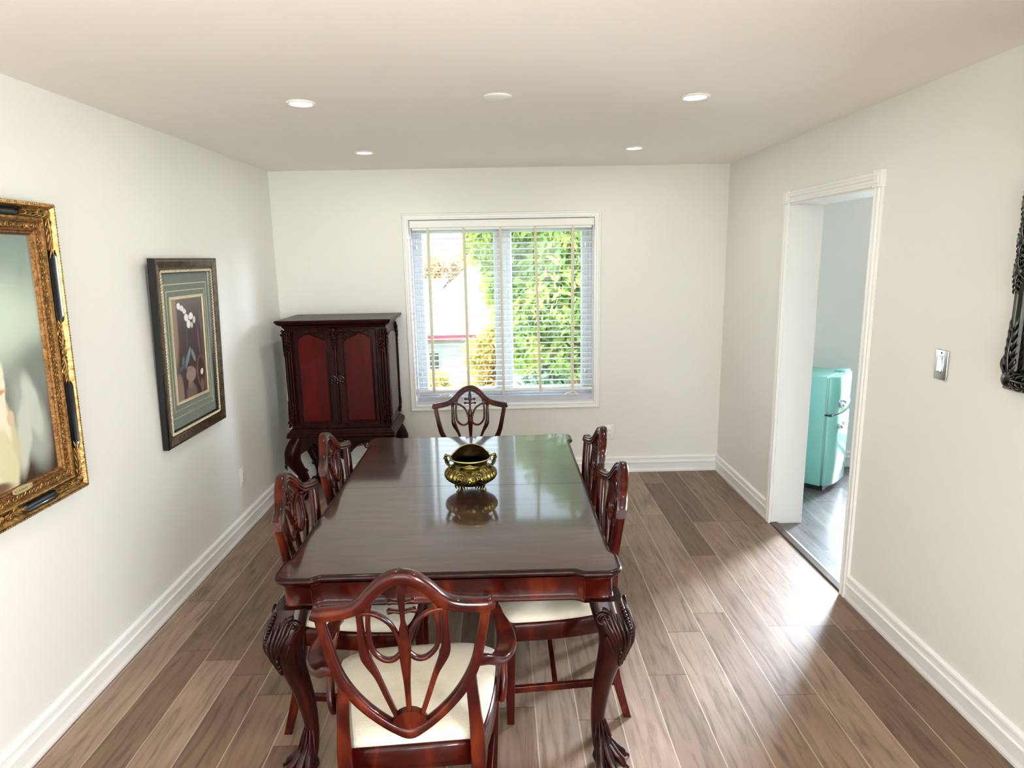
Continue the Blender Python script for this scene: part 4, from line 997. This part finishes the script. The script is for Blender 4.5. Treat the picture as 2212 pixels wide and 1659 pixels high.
def tree(name, loc, crown, nleaf, size, mat, label, cat, seed, trunk=True, lean=0):
    rr = random.Random(seed); root = tag(empty(name, loc), label, cat)
    vs = []; fs = []
    blobs = []
    for (cx, cy, cz, rx, ry, rz) in crown:
        for j in range(7):
            a = rr.random()*6.28; q = rr.random(); blobs.append((cx+rx*.6*q*math.cos(a), cy+ry*.6*q*math.sin(a), cz+rz*.7*(rr.random()*2-1), rx*.5, ry*.5, rz*.45))
    for i in range(nleaf):
        cx, cy, cz, rx, ry, rz = blobs[rr.randrange(len(blobs))]
        u = Vector((rr.gauss(0, 1), rr.gauss(0, 1), rr.gauss(0, 1))).normalized(); q = .55+.5*rr.random()
        c = Vector((cx+u.x*rx*q, cy+u.y*ry*q, cz+u.z*rz*q)); L = size*(.6+.8*rr.random())
        d = Vector((rr.gauss(0, .6), rr.gauss(0, .6), -.5+rr.gauss(0, .5))).normalized(); s = d.cross(Vector((rr.gauss(0, 1), rr.gauss(0, 1), rr.gauss(0, 1)))).normalized(); n_ = s.cross(d)
        o = len(vs); vs += [c, c+d*L*.5+s*L*.2+n_*L*.06, c+d*L, c+d*L*.5-s*L*.2+n_*L*.06]; fs += [(o, o+1, o+2), (o, o+2, o+3)]
    me = bpy.data.meshes.new('foliage'); me.from_pydata([tuple(v) for v in vs], [], fs); me.materials.append(mat); me.update()
    fo = bpy.data.objects.new('foliage', me); COL.objects.link(fo); fo.parent = root
    if trunk:
        b = MB(); cx, cy, cz, rx, ry, rz = crown[0]
        b.tube([(0, 0, 0), (.05, 0, cz*.35), (cx*.6, cy*.5, cz*.7), (cx, cy, cz+rz*.5)], [.20, .16, .11, .03], 8)
        for j in range(9):
            q = blobs[(j*5) % len(blobs)]; b.tube([(cx*.55, cy*.5, cz*(.45+.04*j)), (q[0]*.6+cx*.3, q[1]*.6, (q[2]+cz*.7)/2), (q[0], q[1], q[2])], [.07, .05, .015], 6)
        b.build('trunk', M['bark'], root)
    return root
g = -GZ
tree('broadleaf_tree', (1.05, 10.2, GZ), [(.4, 0, g+1.9, 1.35, 1.0, 1.2), (-.85, .3, g+2.7, .60, .6, .8), (-.45, .2, g+1.9, .60, .6, .7), (.2, 0, g+.7, 1.3, .9, 1.0), (-.62, 0, g+.85, .50, .5, .9), (-1.32, .2, g+2.15, .30, .4, .45), (-1.1, .2, g+1.5, .28, .4, .4), (.9, .2, g+3.2, 1.1, .8, 1.1), (.0, .1, g+3.0, .8, .8, .9), (.9, 0, g+.2, .9, .8, .8)], 36000, .15, M['leaf_green'], 'tall bright green leafy tree close outside the right-hand window sash', 'tree', 5)
tree('blue_green_bush', (1.7, 12.8, GZ), [(.0, 0, g-1.6, 1.9, .9, 1.2), (-.2, 0, g-.4, 1.6, .8, 1.1), (.5, .2, g+.6, 1.6, .8, 1.0)], 16000, .16, M['leaf_blue'], 'dull bluish green bush behind and below the big leafy tree outside', 'bush', 6, False)
tree('golden_shrub', (-.75, 14.5, GZ), [(.35, 0, g-.9, .75, .6, .9), (-.1, 0, g-2.3, 1.2, .8, 1.0), (.75, 0, g+.3, .30, .4, .5), (.7, 0, g-.2, .45, .5, .6), (-.6, 0, g-1.4, .6, .5, .6)], 14000, .14, M['leaf_gold'], 'golden yellow autumn shrub in front of the white house', 'shrub', 7)
tree('autumn_tree', (-5.6, 48, GZ), [(.5, 0, g+1.1, 3.4, 2.4, 1.6), (3.4, 0, g+.6, 1.6, 1.6, 1.5), (-2.5, 0, g+.4, 2.5, 2, 1.5)], 14000, .42, M['leaf_pale'], 'pale orange autumn tree rising behind the left slope of the house roof', 'tree', 8)
tree('roadside_tree', (2.9, 44, GZ), [(0, 0, g+.0, 2.4, 1.8, 1.3)], 6000, .40, M['leaf_gold'], 'golden orange tree standing far behind the right slope of the house roof', 'tree', 9)
for o in bpy.data.objects:
    if o.type == 'MESH': o.data.name = o.name
